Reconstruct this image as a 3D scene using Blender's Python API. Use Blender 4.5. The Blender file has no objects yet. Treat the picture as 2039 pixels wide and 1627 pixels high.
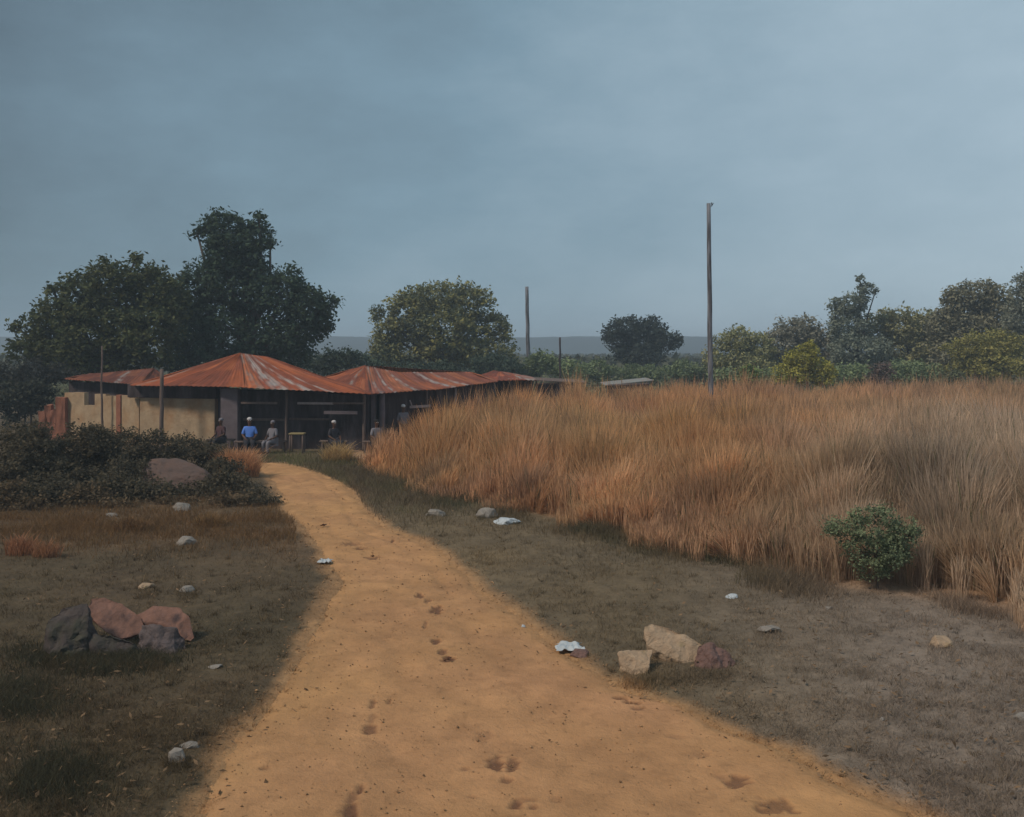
import bpy, bmesh, math, random
import numpy as np
from mathutils import Vector, Matrix, noise as mnoise
R = math.radians
random.seed(7)
rng = np.random.default_rng(11)

# ------------------------------------------------------------------ camera, sky, sun, exposure
H, F, HOR = 3.6, 1900.0, 700.0          # eye height, focal length in photo pixels, horizon row
scn = bpy.context.scene
cam = bpy.data.cameras.new('camera'); camo = bpy.data.objects.new('camera', cam)
scn.collection.objects.link(camo); scn.camera = camo
camo.location = (0, 0, H); camo.rotation_euler = (R(90), 0, 0)
cam.sensor_width = 36; cam.lens = 36*F/2039; cam.shift_y = -(813.5-HOR)/2039
cam.clip_start = .1; cam.clip_end = 20000

SUN_EL, SUN_AZ = 47, 238                # degrees; azimuth clockwise from +Y: behind and to the left
sd = Vector((math.sin(R(SUN_AZ))*math.cos(R(SUN_EL)), math.cos(R(SUN_AZ))*math.cos(R(SUN_EL)), math.sin(R(SUN_EL))))
sl = bpy.data.lights.new('sun', 'SUN'); sl.energy = 2.0; sl.angle = R(9); sl.color = (1, .88, .74)
so = bpy.data.objects.new('sun', sl); scn.collection.objects.link(so)
so.rotation_euler = sd.to_track_quat('Z', 'Y').to_euler(); so.location = (0, 0, 40)
scn.view_settings.view_transform = 'Standard'; scn.view_settings.look = 'None'
scn.view_settings.gamma = 1; scn.view_settings.exposure = 0.35

w = bpy.data.worlds.new('World'); scn.world = w; w.use_nodes = True
nt = w.node_tree; N = nt.nodes; L = nt.links; N.clear()
def nd(t, **k):
    n = N.new(t)
    for a, b in k.items(): setattr(n, a, b)
    return n
out = nd('ShaderNodeOutputWorld')
sky = nd('ShaderNodeTexSky', sky_type='NISHITA', sun_disc=False)
sky.sun_elevation = R(SUN_EL); sky.sun_rotation = R(SUN_AZ); sky.dust_density = 3
bg1 = nd('ShaderNodeBackground'); bg1.inputs[1].default_value = .06
L.new(sky.outputs[0], bg1.inputs[0])
tc = nd('ShaderNodeTexCoord'); sep = nd('ShaderNodeSeparateXYZ'); L.new(tc.outputs['Generated'], sep.inputs[0])
n1 = nd('ShaderNodeTexNoise'); n1.inputs['Scale'].default_value = 2.6; n1.inputs['Detail'].default_value = 5; n1.inputs['Roughness'].default_value = .55
mp = nd('ShaderNodeMapping'); mp.inputs['Scale'].default_value = (1, 1, 2.2); mp.inputs['Location'].default_value = (3.1, .4, 1.2)
L.new(tc.outputs['Generated'], mp.inputs[0]); L.new(mp.outputs[0], n1.inputs[0])
def mth(op, a, b, c=None):
    m = nd('ShaderNodeMath', operation=op)
    for i, v in enumerate((a, b, c)):
        if v is None: continue
        if isinstance(v, (int, float)): m.inputs[i].default_value = v
        else: L.new(v, m.inputs[i])
    return m.outputs[0]
f = mth('MULTIPLY_ADD', mth('MINIMUM', mth('MAXIMUM', sep.outputs[0], -.6), .6), .84, .675)
f = mth('MULTIPLY_ADD', mth('MINIMUM', mth('MAXIMUM', sep.outputs[2], 0), .42), -.56, f)
f = mth('ADD', f, mth('MULTIPLY', mth('SUBTRACT', n1.outputs[0], .5), .62))
n2w = nd('ShaderNodeTexNoise'); n2w.inputs['Scale'].default_value = 11; n2w.inputs['Detail'].default_value = 8; n2w.inputs['Roughness'].default_value = .7
L.new(mp.outputs[0], n2w.inputs[0]); f = mth('ADD', f, mth('MULTIPLY', mth('SUBTRACT', n2w.outputs[0], .5), .20))
rp = nd('ShaderNodeValToRGB'); L.new(f, rp.inputs[0])
e = rp.color_ramp.elements
e[0].position = 0; e[0].color = (.07, .103, .128, 1); e[1].position = 1; e[1].color = (.335, .435, .505, 1)
e2 = rp.color_ramp.elements.new(.5); e2.color = (.168, .258, .322, 1)
bg2 = nd('ShaderNodeBackground'); bg2.inputs[1].default_value = 1.0; L.new(rp.outputs[0], bg2.inputs[0])
mx = nd('ShaderNodeMixShader'); mx.inputs[0].default_value = .88
L.new(bg1.outputs[0], mx.inputs[1]); L.new(bg2.outputs[0], mx.inputs[2]); L.new(mx.outputs[0], out.inputs[0])

# ------------------------------------------------------------------ helpers
COL = scn.collection
def W(px, py, D): return Vector(((px-1019.5)/F*D, D, H-(py-HOR)/F*D))
def gD(py): return H*F/(py-HOR)

def vn(x, y, s, seed=0):
    """smooth 2D value noise 0..1, vectorised"""
    x = np.asarray(x, float)/s + seed*17.3; y = np.asarray(y, float)/s + seed*9.1
    xi = np.floor(x); yi = np.floor(y); fx = x-xi; fy = y-yi
    fx = fx*fx*(3-2*fx); fy = fy*fy*(3-2*fy)
    def hsh(a, b):
        v = np.sin(a*127.1+b*311.7+seed*74.7)*43758.5453
        return v-np.floor(v)
    return (hsh(xi, yi)*(1-fx)+hsh(xi+1, yi)*fx)*(1-fy)+(hsh(xi, yi+1)*(1-fx)+hsh(xi+1, yi+1)*fx)*fy
def fbm(x, y, s, seed=0):
    return (vn(x, y, s, seed)+.5*vn(x, y, s/2.1, seed+1)+.25*vn(x, y, s/4.3, seed+2))/1.75

# path edges, traced down the photo: row, left column, right column
PE = np.array([(922, 506, 560), (932, 512, 606), (945, 528, 640), (960, 545, 676), (980, 556, 706), (1000, 562, 716), (1015, 566, 728), (1035, 590, 752), (1055, 606, 775),
      (1075, 624, 840), (1100, 640, 880), (1130, 660, 915), (1160, 676, 945), (1200, 652, 995), (1250, 624, 1062), (1300, 602, 1128),
      (1340, 580, 1178), (1375, 560, 1240), (1400, 542, 1330), (1450, 502, 1445), (1500, 462, 1590), (1560, 430, 1680), (1627, 392, 1830),
      (1720, 330, 2020), (1900, 230, 2350)], float)
pD = H*F/(PE[:, 0]-HOR); pL = (PE[:, 1]-1019.5)/F*pD; pR = (PE[:, 2]-1019.5)/F*pD
o_ = np.argsort(pD); pD, pL, pR = pD[o_], pL[o_], pR[o_]
def path_dist(x, y):
    """signed distance-like value outside the path: >0 outside, <0 inside"""
    l = np.interp(y, pD, pL); r = np.interp(y, pD, pR)
    d = np.maximum(l-x, x-r)
    return np.where((y > pD[-1]), np.maximum(d, y-pD[-1]), d)
# near (front) edge of the tall dry grass field: column, row of its foot
FE = np.array([(560, 905), (690, 915), (760, 955), (850, 985), (1000, 1008), (1100, 1038), (1200, 1062), (1300, 1088), (1400, 1118), (1500, 1148), (1600, 1175), (1700, 1195), (1800, 1210), (1900, 1222), (2039, 1240), (2400, 1270)], float)
def field_in(x, y):
    """metres inside the tall grass field measured in depth from its front edge"""
    px = x/np.maximum(y, .1)*F+1019.5
    row = np.interp(px, FE[:, 0], FE[:, 1])
    return np.where(px < 700, -9, y-H*F/(row-HOR))
def gz(x, y):
    x = np.asarray(x, float); y = np.asarray(y, float)
    fade = np.clip(1-(y-30)/40, 0, 1)
    z = (fbm(x, y, 4.5, 3)-.5)*.14*fade + (fbm(x, y, .9, 5)-.5)*.05*fade
    d = path_dist(x, y)
    k = np.clip(d/1.2, 0, 1)
    return (z+.05)*k*(y < 60) + z*.25*(1-k)
def gz1(x, y): return float(gz(np.array([x]), np.array([y]))[0])

# ground cover colour by region, varying in patches and darker left of the path
def gcol(x, y):
    n = fbm(x, y, 2.3, 8)[:, None]; n2 = fbm(x, y, .6, 12)[:, None]
    pdist = path_dist(x, y)
    left = np.array([.122, .082, .047]); leftb = np.array([.078, .062, .034])
    rg = np.array([.175, .125, .068]); rb = np.array([.13, .10, .064])
    far = np.array([.09, .105, .06])
    tall = np.array([.38, .23, .13])
    cl = left*n+leftb*(1-n)
    # rusty dry patch in a band behind the left rocks
    px = x/np.maximum(y, .1)*F+1019.5; row = HOR+H*F/np.maximum(y, .1)
    band = np.clip(1-np.abs(row-1060)/70, 0, 1)[:, None]*n2*1.3
    cl = cl*(1-np.clip(band, 0, .8))+np.array([.16, .095, .05])*np.clip(band, 0, .8)
    cr = rg*n+rb*(1-n)
    mauve = np.clip((px-1300)/500, 0, 1)[:, None]
    cr = cr*(1-mauve)+np.array([.235, .185, .145])*mauve
    greenr = .6*np.clip(1-np.abs(row-960)/70, 0, 1)[:, None]
    cr = cr*(1-.6*greenr)+np.array([.075, .08, .035])*.6*greenr
    mid = (np.interp(y, pD, (pL+pR)/2))
    c = np.where((x < mid)[:, None], cl, cr)
    t = np.clip(field_in(x, y)/1.0, 0, 1)[:, None]*(y < 62)[:, None]
    c = c*(1-t)+tall*t
    ff = np.clip((y-55)/30, 0, 1)[:, None]
    c = c*(1-ff)+far*ff
    # trodden sandy soil spreads a little way out under the turf
    k = np.clip(1.0-np.maximum(pdist-.03, 0)/(.05+.26*vn(x, y, .45, 13)+.10*vn(x, y, .12, 14)), 0, 1)[:, None]*(y < pD[-1]+.5)[:, None]
    c = c*(.8+.4*n2)
    return c*(1-k)+(np.array([.40, .225, .104])*(.75+.4*n2))*k

def set_col(me, cols):
    a = me.color_attributes.new('tint', 'FLOAT_COLOR', 'POINT')
    c = np.ones((len(cols), 4), np.float32); c[:, :3] = cols
    a.data.foreach_set('color', c.ravel())

def np_mesh(name, V, Fc, mat, cols=None, smooth=False, parent=None):
    """V n*3, Fc m*k faces of one size -> one linked mesh object"""
    me = bpy.data.meshes.new(name)
    V = np.asarray(V, np.float32); Fc = np.asarray(Fc, np.int32); k = Fc.shape[1]
    me.vertices.add(len(V)); me.vertices.foreach_set('co', V.ravel())
    me.loops.add(Fc.size); me.loops.foreach_set('vertex_index', Fc.ravel())
    me.polygons.add(len(Fc)); me.polygons.foreach_set('loop_start', np.arange(0, Fc.size, k, dtype=np.int32))
    me.polygons.foreach_set('loop_total', np.full(len(Fc), k, np.int32))
    if smooth: me.polygons.foreach_set('use_smooth', np.ones(len(Fc), bool))
    me.update(calc_edges=True)
    if cols is not None: set_col(me, cols)
    me.materials.append(mat)
    o = bpy.data.objects.new(name, me); COL.objects.link(o)
    if parent is not None: o.parent = parent
    return o
def bm_obj(name, bm, mat, parent=None, smooth=False):
    me = bpy.data.meshes.new(name); bmesh.ops.recalc_face_normals(bm, faces=bm.faces); bm.to_mesh(me); bm.free()
    if smooth:
        for p in me.polygons: p.use_smooth = True
    me.materials.append(mat)
    o = bpy.data.objects.new(name, me); COL.objects.link(o)
    if parent is not None: o.parent = parent
    return o
def tag(o, label=None, cat=None, group=None, kind=None):
    if label: o['label'] = label
    if cat: o['category'] = cat
    if group: o['group'] = group
    if kind: o['kind'] = kind
    return o
def thing(name, label, cat, loc, group=None):
    o = bpy.data.objects.new(name, None); COL.objects.link(o); o.empty_display_size = .2
    o.location = loc
    return tag(o, label, cat, group)
def settle(root):
    """children were built in world coordinates: move their meshes into the root's frame"""
    t = Matrix.Translation(-Vector(root.location))
    for c in root.children:
        c.data.transform(t)
        for g in c.children: g.data.transform(t)

# ------------------------------------------------------------------ materials
def mat(name, base=(.5, .5, .5), rough=.9, tint=False, var=.25, scale=8, bump=.0, bscale=40, col2=None, c2thr=.55, c2soft=.1, c2scale=3, spec=.3, trans=0, stretch=(1, 1, 1), det=6):
    m = bpy.data.materials.new(name); m.use_nodes = True
    t = m.node_tree; n = t.nodes; l = t.links; n.clear()
    o = n.new('ShaderNodeOutputMaterial'); b = n.new('ShaderNodeBsdfPrincipled')
    b.inputs['Roughness'].default_value = rough; b.inputs['Specular IOR Level'].default_value = spec
    tcn = n.new('ShaderNodeTexCoord'); mpn = n.new('ShaderNodeMapping'); mpn.inputs['Scale'].default_value = stretch
    l.new(tcn.outputs['Object'], mpn.inputs[0])
    if tint:
        a = n.new('ShaderNodeVertexColor'); a.layer_name = 'tint'; src = a.outputs[0]
    else:
        a = n.new('ShaderNodeRGB'); a.outputs[0].default_value = (*base, 1); src = a.outputs[0]
    if col2 is not None:
        nz = n.new('ShaderNodeTexNoise'); nz.inputs['Scale'].default_value = c2scale; nz.inputs['Detail'].default_value = det
        l.new(mpn.outputs[0], nz.inputs[0])
        r = n.new('ShaderNodeMapRange'); r.inputs[1].default_value = c2thr-c2soft; r.inputs[2].default_value = c2thr+c2soft
        l.new(nz.outputs[0], r.inputs[0])
        mi = n.new('ShaderNodeMix'); mi.data_type = 'RGBA'; l.new(r.outputs[0], mi.inputs[0]); l.new(src, mi.inputs[6]); mi.inputs[7].default_value = (*col2, 1)
        src = mi.outputs[2]
    if var:
        nz = n.new('ShaderNodeTexNoise'); nz.inputs['Scale'].default_value = scale; nz.inputs['Detail'].default_value = det; nz.inputs['Roughness'].default_value = .65
        l.new(mpn.outputs[0], nz.inputs[0])
        r = n.new('ShaderNodeMapRange'); r.inputs[1].default_value = .25; r.inputs[2].default_value = .75; r.inputs[3].default_value = 1-var; r.inputs[4].default_value = 1+var
        l.new(nz.outputs[0], r.inputs[0])
        mi = n.new('ShaderNodeVectorMath'); mi.operation = 'SCALE'; l.new(src, mi.inputs[0]); l.new(r.outputs[0], mi.inputs['Scale'])
        src = mi.outputs[0]
    l.new(src, b.inputs['Base Color'])
    if bump:
        nz = n.new('ShaderNodeTexNoise'); nz.inputs['Scale'].default_value = bscale; nz.inputs['Detail'].default_value = 6; nz.inputs['Roughness'].default_value = .7
        l.new(mpn.outputs[0], nz.inputs[0])
        bp = n.new('ShaderNodeBump'); bp.inputs['Strength'].default_value = bump; bp.inputs['Distance'].default_value = .05
        l.new(nz.outputs[0], bp.inputs['Height']); l.new(bp.outputs[0], b.inputs['Normal'])
    sh = b.outputs[0]
    if trans:
        tr = n.new('ShaderNodeBsdfTranslucent'); l.new(src, tr.inputs[0])
        ms = n.new('ShaderNodeMixShader'); ms.inputs[0].default_value = trans
        l.new(sh, ms.inputs[1]); l.new(tr.outputs[0], ms.inputs[2]); sh = ms.outputs[0]
    l.new(sh, o.inputs[0])
    return m
M = dict(
    ground=mat('soil', tint=True, var=.35, scale=5, bump=.8, bscale=18),
    path=mat('sandy_earth', tint=True, var=.13, scale=3.2, bump=.55, bscale=22, spec=.15),
    blade=mat('grass_blade', tint=True, var=0, rough=.8, spec=.2, trans=.4),
    leaf=mat('leaf', tint=True, var=.0, rough=.95, spec=.05, trans=.3),
    bark=mat('bark', (.07, .055, .045), var=.4, scale=14, bump=.6, bscale=20, stretch=(1, 1, .3)),
    rust=mat('rusty_sheet', tint=True, var=.28, scale=2.2, rough=.75, bump=.15, bscale=12, det=8),
    tin=mat('grey_sheet', (.24, .24, .22), var=.35, scale=3, rough=.6, col2=(.2, .09, .05), c2thr=.6),
    cream=mat('mud_plaster', (.36, .26, .165), var=.26, scale=2.5, bump=.5, bscale=9, col2=(.30, .17, .085), c2thr=.60, c2soft=.14, c2scale=1.5),
    mauve=mat('grey_render', (.13, .105, .115), var=.25, scale=4, bump=.4),
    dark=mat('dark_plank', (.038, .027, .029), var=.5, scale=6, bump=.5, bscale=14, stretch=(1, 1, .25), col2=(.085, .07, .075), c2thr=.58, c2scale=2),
    wood=mat('weathered_wood', (.14, .10, .085), var=.35, scale=12, bump=.5, stretch=(1, 1, .15)),
    paleboard=mat('pale_board', (.30, .25, .245), var=.25, scale=6),
    brick=mat('red_mud_brick', (.26, .105, .065), var=.35, scale=3, bump=.5, bscale=10),
    pole=mat('grey_pole_wood', (.16, .165, .185), var=.35, scale=9, bump=.8, bscale=12, stretch=(1, 1, .12), col2=(.075, .07, .075), c2thr=.54, c2soft=.06, c2scale=7),
    yellow=mat('yellow_table_top', (.24, .19, .09), var=.15),
    rockpink=mat('pink_rock', (.20, .105, .078), var=.38, scale=5, bump=.8, bscale=9, col2=(.075, .05, .048), c2thr=.58, c2soft=.07, c2scale=3),
    rockdark=mat('dark_rock', (.065, .052, .048), var=.35, scale=5, bump=.8, bscale=10, col2=(.055, .055, .038), c2thr=.52),
    rockmauve=mat('mauve_rock', (.115, .09, .088), var=.35, scale=6, bump=.8, bscale=12),
    rockcream=mat('cream_rock', (.40, .285, .19), var=.30, scale=6, bump=1.0, bscale=11, col2=(.24, .18, .085), c2thr=.64, c2soft=.08, c2scale=4),
    rockbrown=mat('brown_rock', (.17, .10, .085), var=.35, scale=7, bump=.8, bscale=12),
    boulder=mat('boulder_rock', (.12, .082, .07), var=.28, scale=3, bump=.7, bscale=7, col2=(.12, .075, .06), c2thr=.5),
    stone=mat('pale_stone', (.24, .215, .19), var=.25, scale=12, bump=.5, bscale=25),
    white=mat('white_scrap', (.42, .46, .49), var=.12, scale=14, rough=.6),
    skin=mat('dark_skin', (.10, .05, .032), var=.08, rough=.6),
    eye=mat('eye_white', (.6, .58, .55), var=0), hair=mat('black_hair', (.012, .01, .01), var=.2),
    lips=mat('lip', (.11, .04, .035), var=0),
    blue=mat('blue_cloth', (.10, .22, .62), var=.12, scale=6), whitec=mat('white_cloth', (.50, .48, .48), var=.08),
    greyc=mat('grey_cloth', (.17, .16, .18), var=.15), darkc=mat('dark_cloth', (.03, .028, .035), var=.2), redc=mat('maroon_cloth', (.07, .035, .04), var=.2),
    dung=mat('dry_leaf', (.10, .045, .025), var=.35, rough=.9),
    hill=mat('hill_scrub', (.045, .07, .085), var=.4, scale=.02, det=10),
)

# ------------------------------------------------------------------ ground, path, hills
def ground():
    n = 620
    u = np.linspace(-1, 1, n); xs = np.sign(u)*(np.abs(u)*26+np.abs(u)**9*2600)
    v = np.linspace(0, 1, n); ys = -6+v*62+v**10*2900
    X, Y = np.meshgrid(xs, ys); x, y = X.ravel(), Y.ravel()
    z = gz(x, y)
    inside = path_dist(x, y) < -.05
    z = np.where(inside, z-.05, z)
    V = np.stack([x, y, z], 1)
    i = np.arange(n-1)[:, None]*n+np.arange(n-1)[None, :]
    Fc = np.stack([i, i+1, i+n+1, i+n], -1).reshape(-1, 4)
    o = np_mesh('ground', V, Fc, M['ground'], gcol(x, y), smooth=True)
    o['kind'] = 'structure'
ground()

# trodden marks in the sandy path: photo column, row, width px, height px, darkness
MARKS = [(700, 1084, 34, 9, .5), (716, 1092, 22, 6, .7), (742, 1111, 30, 6, .6), (836, 1188, 17, 12, .75), (852, 1198, 16, 8, .6), (868, 1219, 27, 20, .85), (846, 1248, 8, 16, .4),
         (868, 1281, 18, 12, .8), (880, 1302, 18, 12, .7), (893, 1316, 25, 14, 1.), (741, 1406, 13, 24, .55), (739, 1450, 28, 22, .7), (776, 1397, 9, 14, .5), (742, 1430, 16, 20, .35),
         (1236, 1392, 30, 8, .9), (1255, 1400, 34, 7, .7), (1272, 1412, 30, 8, .45), (988, 1522, 34, 34, .9), (1020, 1526, 28, 30, .7), (1008, 1556, 22, 14, .6), (965, 1466, 34, 20, .25),
         (1028, 1600, 26, 18, .8), (1062, 1606, 18, 14, .6), (1046, 1592, 40, 10, .35), (716, 1573, 15, 26, .8), (700, 1612, 36, 40, .9), (702, 1590, 20, 30, .55), (530, 1531, 20, 10, .4), (1468, 1556, 50, 24, .7), (1440, 1548, 30, 16, .3),
         (1545, 1606, 80, 34, .6), (925, 1533, 20, 10, .4), (938, 1586, 22, 8, .35), (672, 1150, 28, 10, .7), (648, 1140, 18, 10, .6), (782, 1078, 7, 7, .8), (1110, 1590, 26, 12, .25),
         (1345, 1470, 60, 10, .3), (1390, 1505, 46, 14, .25), (600, 1075, 14, 6, .3)]
def path():
    nu, nv = 200, 900
    ys = np.exp(np.linspace(math.log(pD[0]), math.log(pD[-1]), nv))
    u = np.linspace(0, 1, nu)
    l = np.interp(ys, pD, pL); r = np.interp(ys, pD, pR)
    jl = (fbm(ys*0+1, ys, 1.1, 21)-.5)*.40+(vn(ys*0, ys, .07, 22)-.5)*.07
    jr = (fbm(ys*0+5, ys, 1.1, 23)-.5)*.40+(vn(ys*0, ys, .07, 24)-.5)*.07
    l = l+jl; r = r+jr
    X = l[:, None]*(1-u)+r[:, None]*u; Y = np.repeat(ys[:, None], nu, 1)
    x, y = X.ravel(), Y.ravel()
    z = gz(x, y)+.012+(vn(x, y, .35, 31)-.5)*.02+(vn(x, y, .11, 32)-.5)*.008
    edge = np.minimum(u, 1-u); edge = np.tile(edge, nv)*np.repeat(r-l, nu)
    z += -.035*np.clip(1-edge/.22, 0, 1)
    n = fbm(x, y, 1.6, 33)[:, None]; n2 = fbm(x, y, .35, 34)[:, None]
    c = np.array([.50, .275, .115])*n+np.array([.40, .215, .105])*(1-n)
    ul = np.tile(u, nv)+(fbm(ys*0+2, ys, 3.5, 45)-.5).repeat(nu)*.25
    rut = sum(np.exp(-((ul-q0)/.05)**2) for q0 in (.33, .68))*np.clip(fbm(x, y, 1.2, 46)*2-.5, 0, 1)
    z -= rut*.02
    z += (fbm(x, y, .5, 47)-.5)*.03
    loose = np.clip(fbm(x, y, .9, 48)*3-1.3, 0, 1)[:, None]
    c = c*(1-.10*rut[:, None])*(1+.10*loose)
    pinkish = np.clip(fbm(x, y, 3.5, 39)*2.2-.8, 0, 1)[:, None]
    c = c*(1-.45*pinkish)+np.array([.44, .22, .125])*.45*pinkish
    c = c*(.80+.38*n2)*(1-.16*np.clip(vn(x, y, .06, 49)*3-2, 0, 1)[:, None])
    damp = np.zeros(len(x))
    for (mx_, my_, w_, h_, k) in MARKS:
        D0 = gD(my_); cx = (mx_-1019.5)/F*D0; rx = w_/2/F*D0; ry = h_/2*D0*D0/(H*F)
        dx = (x-cx)/rx; dy = (y-D0)/ry
        q = np.sqrt(dx*dx+dy*dy)+(vn(x, y, .05, 41)-.5)*.9
        m = np.clip((1.15-q)/.5, 0, 1)*k
        damp = np.maximum(damp, m)
    z -= damp*.035
    # soft scuffs of darker soil, and dusty soil mixed with turf near the edges
    dark = np.array([.15, .075, .045])
    damp = np.clip(damp*1.25, 0, 1)
    c = c*(1-.9*damp[:, None])+dark*.9*damp[:, None]
    e = np.clip(.95-(edge+(vn(x, y, .3, 36)-.5)*.35)/.4, 0, 1)
    c = c*(1-.8*e[:, None])+(np.array([.40, .225, .104])*(.75+.4*n2))*.8*e[:, None]
    i = np.arange(nv-1)[:, None]*nu+np.arange(nu-1)[None, :]
    Fc = np.stack([i, i+1, i+nu+1, i+nu], -1).reshape(-1, 4)
    o = np_mesh('path', np.stack([x, y, z], 1), Fc, M['path'], c, smooth=True)
    o['kind'] = 'structure'
path()

def hills():
    for k, (D, base, amp, seed) in enumerate([(520, 12.2, 1.9, 51), (720, 14.6, 2.6, 55)]):
        nx, ny = 260, 14
        u = np.linspace(-1, 1, nx); v = np.linspace(0, 1, ny)
        X = np.repeat((u*D*1.4)[None, :], ny, 0); Y = D+np.repeat((v*D*.25)[:, None], nx, 1)
        prof = np.sin(np.clip(v, 0, 1)*math.pi)[:, None]**.7
        hh = base+amp*(fbm(X, Y*0+seed, D*.22, seed)-.45)*2+(vn(X, Y, D*.012, seed+2))*1.1
        Z = np.maximum(hh, 2)*prof-.5
        i = np.arange(ny-1)[:, None]*nx+np.arange(nx-1)[None, :]
        Fc = np.stack([i, i+1, i+nx+1, i+nx], -1).reshape(-1, 4)
        o = np_mesh('hills', np.stack([X.ravel(), Y.ravel(), Z.ravel()], 1), Fc, M['hill'], smooth=True)
        o['kind'] = 'structure'
hills()

# ------------------------------------------------------------------ blades and leaves
def blades(name, x, y, h, wd, cols, lean=.35, segs=2, z=None, plume=0., mat_='blade', fan=None):
    n = len(x); z0 = gz(x, y) if z is None else z
    az = rng.uniform(0, 2*np.pi, n); la = rng.normal(0, lean, n)*h; lb = rng.normal(0, lean, n)*h
    if fan is not None: la = la+fan[0]; lb = lb+fan[1]
    dx, dy = np.cos(az), np.sin(az)
    rows = []
    k = segs+1
    for s in range(k):
        t = s/segs
        cx = x+la*t**1.7; cy = y+lb*t**1.7; cz = z0-.02+h*t*(1-.12*t)
        ww = wd*(1-t*.85)*.5 if not plume else wd*.5*np.where(t > .6, plume if t < .99 else .25, .7)
        rows.append(np.stack([cx-dx*ww, cy-dy*ww, cz], 1)); rows.append(np.stack([cx+dx*ww, cy+dy*ww, cz], 1))
    V = np.stack(rows, 1).reshape(-1, 3)
    b = (np.arange(n)*2*k)[:, None]
    Fs = [np.concatenate([b+2*s, b+2*s+1, b+2*s+3, b+2*s+2], 1) for s in range(segs)]
    Fc = np.stack(Fs, 1).reshape(-1, 4)
    return np_mesh(name, V, Fc, M[mat_], np.repeat(cols, 2*k, 0))

def scatter(n, x0, x1, y0, y1, bias=1.0):
    """points uniform in picture-plane density between depths (bias 1) for an even cover seen from eye height"""
    t = rng.uniform(0, 1, n); y = 1/((1/y0)*(1-t)+(1/y1)*t) if bias else rng.uniform(y0, y1, n)
    s = rng.uniform(-1, 1, n)
    x = (x0+(x1-x0)*(s+1)/2)/F*y
    return x, y

def short_grass():
    # spread in picture-plane rows so near ground is not starved; x in photo columns
    n = 460000
    x, y = scatter(n, -1250, 1250, 6.3, 36)
    d = path_dist(x, y); fi = field_in(x, y)
    clump = fbm(x, y, .5, 61); clump2 = vn(x, y, .13, 62)
    keep = (d+(vn(x, y, .5, 66)-.5)*.85+(vn(x, y, .13, 67)-.5)*.25 > rng.uniform(-.42, .2, n)) & (fi < 1.2) & (clump2+clump*.8 > rng.uniform(.2, 1.3, n)) 
    x, y, clump, d = x[keep], y[keep], clump[keep], d[keep]; n = len(x)
    h = rng.uniform(.03, .09, n)*(.5+1.2*clump)*(1+.25*(y > 16))
    c = gcol(x, y)*1.12
    c = c*rng.uniform(.65, 1.4, (n, 1))
    straw = rng.uniform(0, 1, n) < .12
    c[straw] = c[straw]*.4+np.array([.22, .16, .09])*.75*rng.uniform(.6, 1.1, (straw.sum(), 1))
    h *= np.clip(.45+d*1.2, .35, 1)
    wd = rng.uniform(.004, .008, n)*np.sqrt(y/8)
    o = blades('short_grass', x, y, h, wd, c, lean=.7, segs=2)
    tag(o, 'short dull olive brown grass growing either side of the sandy path', 'grass', kind='stuff')
short_grass()
def tufts():
    m = 5200
    x, y = scatter(m, -1250, 1250, 6.3, 30)
    d = path_dist(x, y); fi = field_in(x, y)
    k = (d > rng.uniform(-.12, .5, m)) & (fi < .6) & (fbm(x, y, 1.1, 64) > rng.uniform(.15, .8, m)); x, y = x[k], y[k]; m = len(x)
    per = 16; cx, cy = np.repeat(x, per), np.repeat(y, per); a = rng.uniform(0, 2*np.pi, m*per); q = rng.uniform(0, .045, m*per)
    px, py = cx+np.cos(a)*q, cy+np.sin(a)*q
    hh = np.repeat(rng.uniform(.05, .15, m), per)*rng.uniform(.5, 1.1, m*per)
    c = gcol(x, y)*rng.uniform(.55, 1.3, (m, 1)); st = rng.uniform(0, 1, m) < .3; c[st] = c[st]*.5+np.array([.17, .12, .065]); c = np.repeat(c, per, 0)*rng.uniform(.75, 1.25, (m*per, 1))
    o = blades('grass_tufts', px, py, hh, rng.uniform(.004, .008, m*per)*np.sqrt(py/8), c, lean=.3, segs=2, fan=(np.cos(a)*hh*.5, np.sin(a)*hh*.5))
    tag(o, 'coarse little tufts of dry grass dotted over both verges', 'grass', kind='stuff')
    # fallen leaves, twigs and crumbs of straw
    m = 7000
    x, y = scatter(m, -1250, 1250, 6.3, 26); d = path_dist(x, y)
    k = (field_in(x, y) < .4) & (d > rng.uniform(-.5, .1, m)); x, y = x[k], y[k]; m = len(x)
    z = gz(x, y)+.03*(path_dist(x, y) > .1)+.018; P = np.stack([x, y, z], 1)
    nr = rng.normal(0, .35, (m, 3)); nr[:, 2] = 1; nr /= np.linalg.norm(nr, axis=1)[:, None]
    a3 = rng.normal(0, 1, (m, 3)); a3 -= (a3*nr).sum(1)[:, None]*nr; a3 /= np.linalg.norm(a3, axis=1)[:, None]; b3 = np.cross(nr, a3)
    L_ = rng.uniform(.015, .045, m)[:, None]; Wd = L_*rng.choice([.08, .3, .45], m)[:, None]
    V = np.stack([P-a3*L_, P+b3*Wd, P+a3*L_, P-b3*Wd], 1).reshape(-1, 3); Fc = (np.arange(m)*4)[:, None]+np.arange(4)[None, :]
    c = np.array([.20, .13, .075])*rng.uniform(.35, 1.7, (m, 1))
    tag(np_mesh('leaf_litter', V, Fc, M['blade'], np.repeat(c, 4, 0)), 'scattered dry leaves and bits of straw on the verges', 'leaf litter', kind='stuff')
tufts()

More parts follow.
